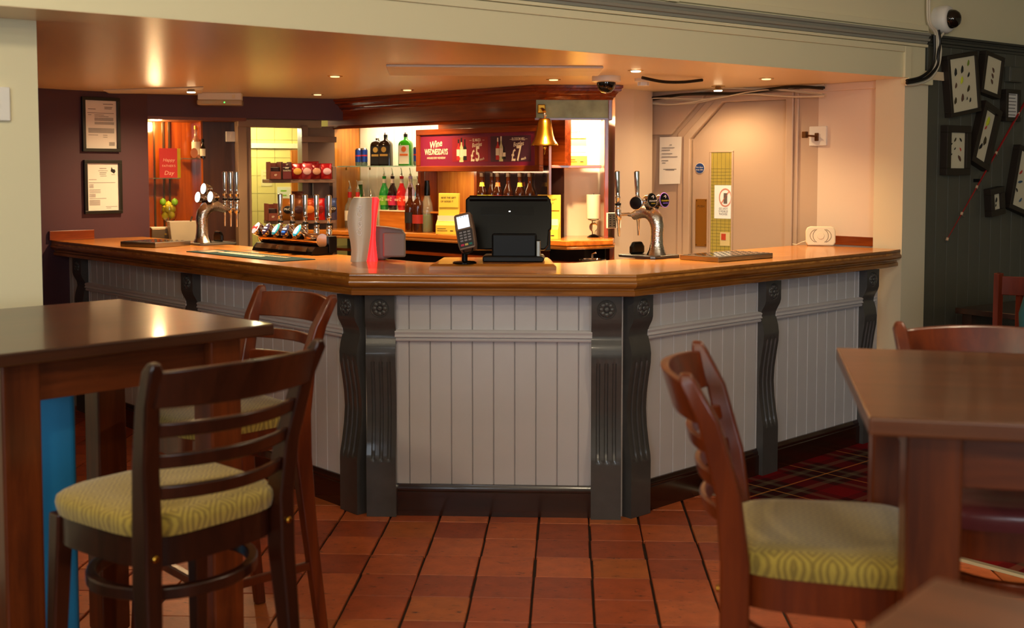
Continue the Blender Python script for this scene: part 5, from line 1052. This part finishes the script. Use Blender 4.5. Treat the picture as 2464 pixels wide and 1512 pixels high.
# framed fishing flies on the boarded wall
FR_K = mat('dark_brown_frame', (40, 32, 26), .45); MNT = mat('ivory_mount', (228, 220, 190), .6)
FLY = [mat('fly_%d' % k, c, .7) for k, c in enumerate([(30, 30, 26), (120, 140, 40), (60, 50, 20), (90, 60, 44), (190, 60, 50), (60, 90, 120), (200, 210, 50)])]
def fly_frame(label, quad, flies, b_=.03, dep=.05, md=.010, mount=MNT):
    P = [Vector(DW.px(*q, -.013 - dep)) for q in quad]; c = sum(P, Vector((0, 0))) / 4
    wv = ((P[1] - P[0]) + (P[2] - P[3])) / 2; hv = ((P[0] - P[3]) + (P[1] - P[2])) / 2; w_, h = wv.length, hv.length
    an = (math.atan2(wv.y, wv.x) + math.atan2(-hv.x, hv.y)) / 2
    t = thing('box_frame', label, 'box frame', DW.w(c.x, -.0135, c.y), DW.a, 'framed fishing flies'); t.rotation_euler = (Matrix.Rotation(DW.a, 3, 'Z') @ Matrix.Rotation(-an, 3, 'Y')).to_euler()
    for nm, a in (('frame_rail', (-w_ / 2, w_ / 2, -dep, 0, h / 2 - b_, h / 2)), ('frame_rail', (-w_ / 2, w_ / 2, -dep, 0, -h / 2, -h / 2 + b_)), ('frame_stile', (-w_ / 2, -w_ / 2 + b_, -dep, 0, -h / 2 + b_, h / 2 - b_)), ('frame_stile', (w_ / 2 - b_, w_ / 2, -dep, 0, -h / 2 + b_, h / 2 - b_))): B(*a).build(nm, FR_K, t, False, .002)
    B(-w_ / 2 + b_, w_ / 2 - b_, -dep + md, -.004, -h / 2 + b_, h / 2 - b_).build('mount', mount, t); fy = -dep + md - .003
    iw_, ih_ = w_ - 2 * b_, h - 2 * b_
    for (u, v, L_, ang, k) in flies:
        x, z = (u - .5) * iw_, (.5 - v) * ih_; dx, dz = math.cos(ang) * L_ / 2, math.sin(ang) * L_ / 2
        MB().tube([(x - dx, fy, z - dz), (x - dx * .4, fy - .002, z - dz * .4), (x + dx * .5, fy - .002, z + dz * .5), (x + dx, fy, z + dz)], [.001, L_ * .16, L_ * .12, .001], 8).build('fly', FLY[k], t, True)
    return t
q8 = lambda *a: [(2240 + x / 4.723, 100 + y / 4.723) for x, y in a]
q9 = lambda *a: [(2230 + x / 4.449, 300 + y / 4.449) for x, y in a]
fly_frame('largest tilted frame of fishing flies at the top of the boarded wall', q8((205, 180), (545, 88), (560, 770), (230, 890)), [(.2, .25, .05, 1.4, 0), (.46, .22, .05, 1.3, 0), (.72, .12, .04, 1.2, 1), (.7, .34, .035, 1.0, 0), (.42, .42, .05, 1.2, 6), (.18, .5, .035, 1.2, 3), (.66, .6, .045, 1.1, 2), (.12, .78, .045, 1.2, 2), (.4, .75, .05, 1.3, 3), (.58, .78, .02, 1.3, 0), (.7, .82, .03, 1.2, 0)], .024)
fly_frame('frame with three small flies in a column', q8((635, 95), (845, 190), (790, 655), (575, 575)), [(.5, .36, .035, -1.0, 3), (.5, .53, .035, -1.0, 3), (.5, .7, .035, -1.0, 3)], .024)
t = fly_frame('small frame of handwritten lines on the boarded wall', q8((865, 540), (1025, 550), (1020, 910), (850, 905)), [], .026, .045, mount=PAPER)
for i in range(9): B(-.042, .040 - (i % 3) * .006 - .03 * (i == 8), -.0375, -.034, .085 - i * .021, .090 - i * .021).build('text_line', INK, t)
t = fly_frame('narrow steeply tilted frame with a yellow lure', q8((630, 660), (808, 800), (670, 1490), (470, 1350)), [(.5, .2, .07, 1.45, 6), (.45, .33, .03, 1.3, 4), (.62, .58, .06, 1.6, 2), (.4, .72, .05, 1.2, 0)], .036, md=.026)
fly_frame('upright frame with flies and a red speck below the largest frame', q9((225, 5), (485, 15), (465, 540), (215, 545)), [(.35, .2, .03, 1.0, 2), (.7, .2, .03, -.9, 0), (.1, .33, .03, .5, 0), (.35, .45, .02, .8, 0), (.7, .47, .025, -1.1, 4), (.1, .62, .03, .4, 0), (.65, .72, .045, -1.0, 3)], .042, md=.018)
fly_frame('smallest frame with one fly low on the boarded wall', q9((690, 700), (840, 650), (840, 945), (695, 1005)), [(.5, .4, .035, 1.2, 0), (.4, .72, .02, 1.2, 0)], .038, md=.018)
fly_frame('frame with a blue lure at the right edge of the photo', [(2454.8, 345), (2512, 378), (2490, 531), (2432, 497.8)], [(.15, .38, .04, 1.0, 4), (.2, .55, .05, .4, 5), (.1, .72, .03, -.8, 0), (.35, .86, .04, 1.0, 5)], .03)
P = [DW.px(*q, -.03) for q in q8((865, 285), (1010, 285), (1000, 470), (865, 465))]
t = thing('junction_box', 'plain grey junction box among the fly frames', 'junction box', DW.w((P[0][0] + P[1][0]) / 2, -.0135, (P[0][1] + P[2][1]) / 2), DW.a); hw_, hh_ = (P[1][0] - P[0][0]) / 2, (P[0][1] - P[2][1]) / 2
B(-hw_, hw_, -.04, 0, -hh_, hh_).build('box', DARKWALL, t, False, .004); B(-hw_ + .006, hw_ - .006, -.044, -.04, -hh_ + .006, hh_ - .006).build('cover', DARKWALL, t, False, .002)
# fishing rod
pa, pb = DW.px(2281, 576, -.06), DW.px(2500, 190, -.06)
t = thing('fishing_rod', 'red fishing rod hung diagonally across the boarded wall', 'fishing rod', DW.w(pa[0], -.055, pa[1]), DW.a); dx, dz = pb[0] - pa[0], pb[1] - pa[1]
MB().tube([(0, 0, 0), (dx * .5, 0, dz * .5), (dx, 0, dz)], [.0025, .006, .009], 10).build('blank', mat('red_lacquer', (150, 24, 28), .2, coat=.5), t, True)
for f_ in (.0, .15, .31, .52, .77):
    MB().tube([(dx * f_ - .004, 0, dz * f_ - .008), (dx * f_ + .004, 0, dz * f_ + .008)], .008, 8).build('whipping', mat('pale_whipping', (206, 170, 140), .3), t); 
    if f_: o = MB(); o.m = Matrix.Translation((dx * f_ + .018, 0, dz * f_ - .012)); o.tube([(.010 * math.cos(a), 0, .010 * math.sin(a)) for a in [R(45 * k) for k in range(9)]], .002, 6).build('line_guide', STEEL, t)
B(dx * .35 - .01, dx * .35 + .01, .0, .042, dz * .35 - .01, dz * .35 + .01).build('wall_peg', BLACK, t)
# wall dome camera with its cables
x, z = DW.px(2272, 47, -.04)
t = thing('dome_camera', 'white dome camera on the wall above the boarded wall', 'security camera', DW.w(x, .0, z), DW.a)
def o4(): q = MB(); q.m = Matrix.Rotation(R(10), 4, 'Z') @ Matrix.Rotation(math.pi / 2, 4, 'X'); return q
o4().lathe([(.078, -.02), (.082, .02), (.082, .055), (.074, .072), (.062, .076)], 32).build('housing', WHITEP, t, 50); o4().lathe([(.056, .072), (.056, .085), (.050, .108), (.035, .126), (.015, .134), (.001, .136)], 32).build('dome', mat('smoked_dome', (26, 18, 14), .06, coat=.5), t, 70)
def cable(label, pts, r, m, grp): o = MB().tube(pts, r, 8).build('cable', m, None, True); return tag(o, label, 'cable', grp)
CW_ = mat('white_cable', (216, 206, 184), .45); CK_ = mat('black_cable', (20, 18, 17), .45)
def smooth(pts, n=6):
    out = []; P = [Vector(p) for p in pts]
    for i in range(len(P) - 1):
        a, b_, c_, d_ = P[max(i - 1, 0)], P[i], P[i + 1], P[min(i + 2, len(P) - 1)]
        for k in range(n): t_ = k / n; out.append(.5 * ((2 * b_) + (c_ - a) * t_ + (2 * a - 5 * b_ + 4 * c_ - d_) * t_ ** 2 + (3 * b_ - a - 3 * c_ + d_) * t_ ** 3))
    return out + [P[-1]]
def wallp_(pp, y=-.03): return smooth([BEAM.w(*(lambda q: (q[0], y, q[1]))(BEAM.px(a, b_, y))) for a, b_ in pp])
for k, (pp, m, lb) in enumerate([([(2232, -20), (2233, 50), (2250, 80), (2253, 110), (2246, 150), (2225, 180), (2185, 192)], CW_, 'white cable looping down the pilaster corner, nearest the trunking'), ([(2237, -20), (2238, 52), (2255, 78), (2258, 112), (2252, 155), (2232, 184), (2190, 196)], CW_, 'second white cable looping down the pilaster corner'),
        ([(2258, 72), (2262, 100), (2258, 130), (2254, 160), (2228, 188), (2182, 200)], CK_, 'black cable bundled with the white ones at the pilaster'), ([(2270, 80), (2262, 95), (2264, 125), (2258, 160), (2238, 190), (2205, 203), (2180, 204)], CW_, 'white cable from the dome camera down to the soffit'), ([(2248, 85), (2248, 130), (2240, 165), (2215, 186), (2182, 194)], CK_, 'black cable closest to the pilaster edge')]):
    cable(lb, wallp_(pp, -.035 - .006 * (k % 3)), .0065 if m is CW_ else .009, m, 'cables at the pilaster')
# ================================================================== ON THE SOFFIT
def on_sof(px, py): return at(px, py, SOF)
def downlight(label, px, py, lit, pw=0, drop=False):
    p = on_sof(px, py); t = thing('downlight', label, 'downlight', (p.x, p.y, SOF), 0, 'recessed downlights')
    MB().lathe([(.028, -.001), (.042, -.003), (.044, -.001), (.044, .0)], 24, cap=False).build('bezel', mat('brass_bezel', (200, 170, 110), .25, .9), t, True)
    z = -.030 if drop else -.004
    MB().lathe([(.027, z + .002), (.025, z - .003), (.001, z - .004)], 20, cap=False).build('bulb', mat('lit_bulb', (255, 226, 170), .3, emit=16) if drop or px == 1530 else mat('shaded_bulb', (255, 214, 150), .3, emit=1.6), t, True)
    MB().lathe([(.028, 0), (.027, z + .002)] if not drop else [(.016, 0), (.027, z + .002)], 20, cap=False).build('reflector', STEEL, t, True)
    if lit: spot('downlight_lamp', (p.x, p.y, SOF + z - .012), (p.x, p.y, 0), pw, WARM, 165 if drop else 125, .8, .03)
downlight('lit downlight with a dropped bulb near the framed notices', 460, 211, True, 95, True)
downlight('recessed downlight over the tap bank', 806, 183, True, 220)
downlight('recessed downlight close to the back bar corner', 764, 227, True, 26)
downlight('recessed downlight before the cornice', 980, 216, True, 70)
downlight('recessed downlight right of the white panel', 1332, 191, True, 165)
downlight('lit downlight above the cider tower', 1530, 170, True, 150)
downlight('bright lit downlight before the fire door', 1728, 207, True, 28, True)
downlight('recessed downlight near the right wall', 1844, 189, True, 40)
q = [at(*c, SOF) for c in ((929, 155), (1452, 159), (1440, 178), (937, 177))]
tag(MB().prism([(v.x, v.y) for v in q], SOF - .012, SOF - .0005, 'z').build('ceiling_panel', mat('grey_white_board', (232, 226, 214), .5, var=.06), None, False, .004), 'long grey white board fixed to the soffit', 'ceiling board')
q = [at(*c, SOF) for c in ((248, 215), (490, 208), (486, 222), (262, 222))]
tag(MB().prism([(v.x, v.y) for v in q], SOF - .01, SOF - .0005, 'z').build('ceiling_panel', MATS['grey_white_board'], None, False, .003), 'pale board on the soffit above the framed notices', 'ceiling board')
p = on_sof(530, 224); t = thing('emergency_light', 'white bulkhead emergency light on the soffit', 'emergency light', (p.x, p.y, SOF), R(8))
B(-.145, .145, -.055, .055, -.05, 0).build('body', WHITEP, t, False, .006); B(-.15, .15, -.06, .06, -.085, -.048).build('diffuser', mat('clear_ribbed', (236, 216, 180), .2, trans=.5), t, False, .01); B(.03, .036, -.062, -.058, -.07, -.064).build('indicator', mat('green_led', (60, 255, 90), .3, emit=5), t); B(.085, .105, -.057, -.05, -.04, -.015).build('latch', CREAMP, t)
p = on_sof(1459, 184); t = thing('dome_camera', 'ceiling dome camera with a smoked bowl near the back bar', 'security camera', (p.x, p.y, SOF))
MB().lathe([(.082, 0), (.082, -.028), (.074, -.032), (.058, -.034)], 28).build('housing', WHITEP, t, 50); MB().lathe([(.054, -.034), (.054, -.046), (.046, -.072), (.028, -.09), (.001, -.096)], 28).build('dome', MATS['smoked_dome'], t, 70)
p = on_sof(1548, 189); t = thing('smoke_detector', 'white smoke detector on the soffit by the cables', 'smoke detector', (p.x, p.y, SOF))
MB().lathe([(.05, 0), (.05, -.016), (.044, -.02), (.032, -.022)], 24).build('base', WHITEP, t, 50); MB().lathe([(.030, -.022), (.028, -.042), (.02, -.044)], 20).build('chamber', WHITEP, t, 50)
for k in range(6): a = k * math.pi / 3; B(.029 * math.cos(a) - .004, .029 * math.cos(a) + .004, .029 * math.sin(a) - .004, .029 * math.sin(a) + .004, -.042, -.022).build('vent_rib', WHITEP, t)
# bundle of cables along the edge of the soffit
CF0, CF1 = DWL.loc(at(1478, 226, SOF - .02)), DWL.loc(at(1950, 206, SOF - .02))
for k in range(8):
    pts = []
    for i in range(12):
        f_ = i / 11; x = CF0[0] + .03 + (CF1[0] - CF0[0]) * f_; pts.append(DWL.w(x, -.075 - .018 * (k % 3) + .012 * math.sin(i * 1.3 + k), SOF - .016 - .016 * (k % 4) - .014 * math.sin(i * .9 + k * 1.7) - .012 * math.sin(f_ * 6.2 + .5)))
    cable(['pale', 'black', 'ivory', 'thin white', 'grey', 'thick black', 'cream', 'slim beige'][k] + ' cable in the bundle along the soffit edge', smooth(pts, 4), (.005, .008, .004, .004, .005, .009, .005, .006)[k], [CW_, CK_, CW_, CW_, CW_, CK_, CW_, CW_][k], 'cable bundle above the fire door')
p0, p1 = DWL.loc(at(1545, 186, SOF - .01)), DWL.loc(at(1690, 192, SOF - .01))
cable('loose black cable lying along the soffit', smooth([DWL.w(p0[0], p0[1], SOF - .012), DWL.w((p0[0] * 2 + p1[0]) / 3, (p0[1] * 2 + p1[1]) / 3, SOF - .03), DWL.w((p0[0] + p1[0] * 2) / 3, (p0[1] + p1[1] * 2) / 3, SOF - .028), DWL.w(p1[0], p1[1], SOF - .012)]), .009, CK_, None)
# conduit and small box on the pillar
x, z = DWL.px(1551, 372, -.09); t = thing('cable_conduit', 'thin pale conduit running down beside the stair bulkhead', 'conduit', DWL.w(x, -.07, 0), DWL.a)
MB().tube([(0, 0, z - .30), (0, 0, z)], .006, 8).build('pipe', CREAMP, t, True); B(-.010, .010, -.012, .012, z, z + .055).build('end_box', CREAMP, t, False, .002)
MB().tube([(0, 0, z + .055), (-.004, 0, z + .2), (-.02, .01, z + .24), (-.02, .01, SOF - .02)], .004, 8).build('pipe', MAUVE, t, True)
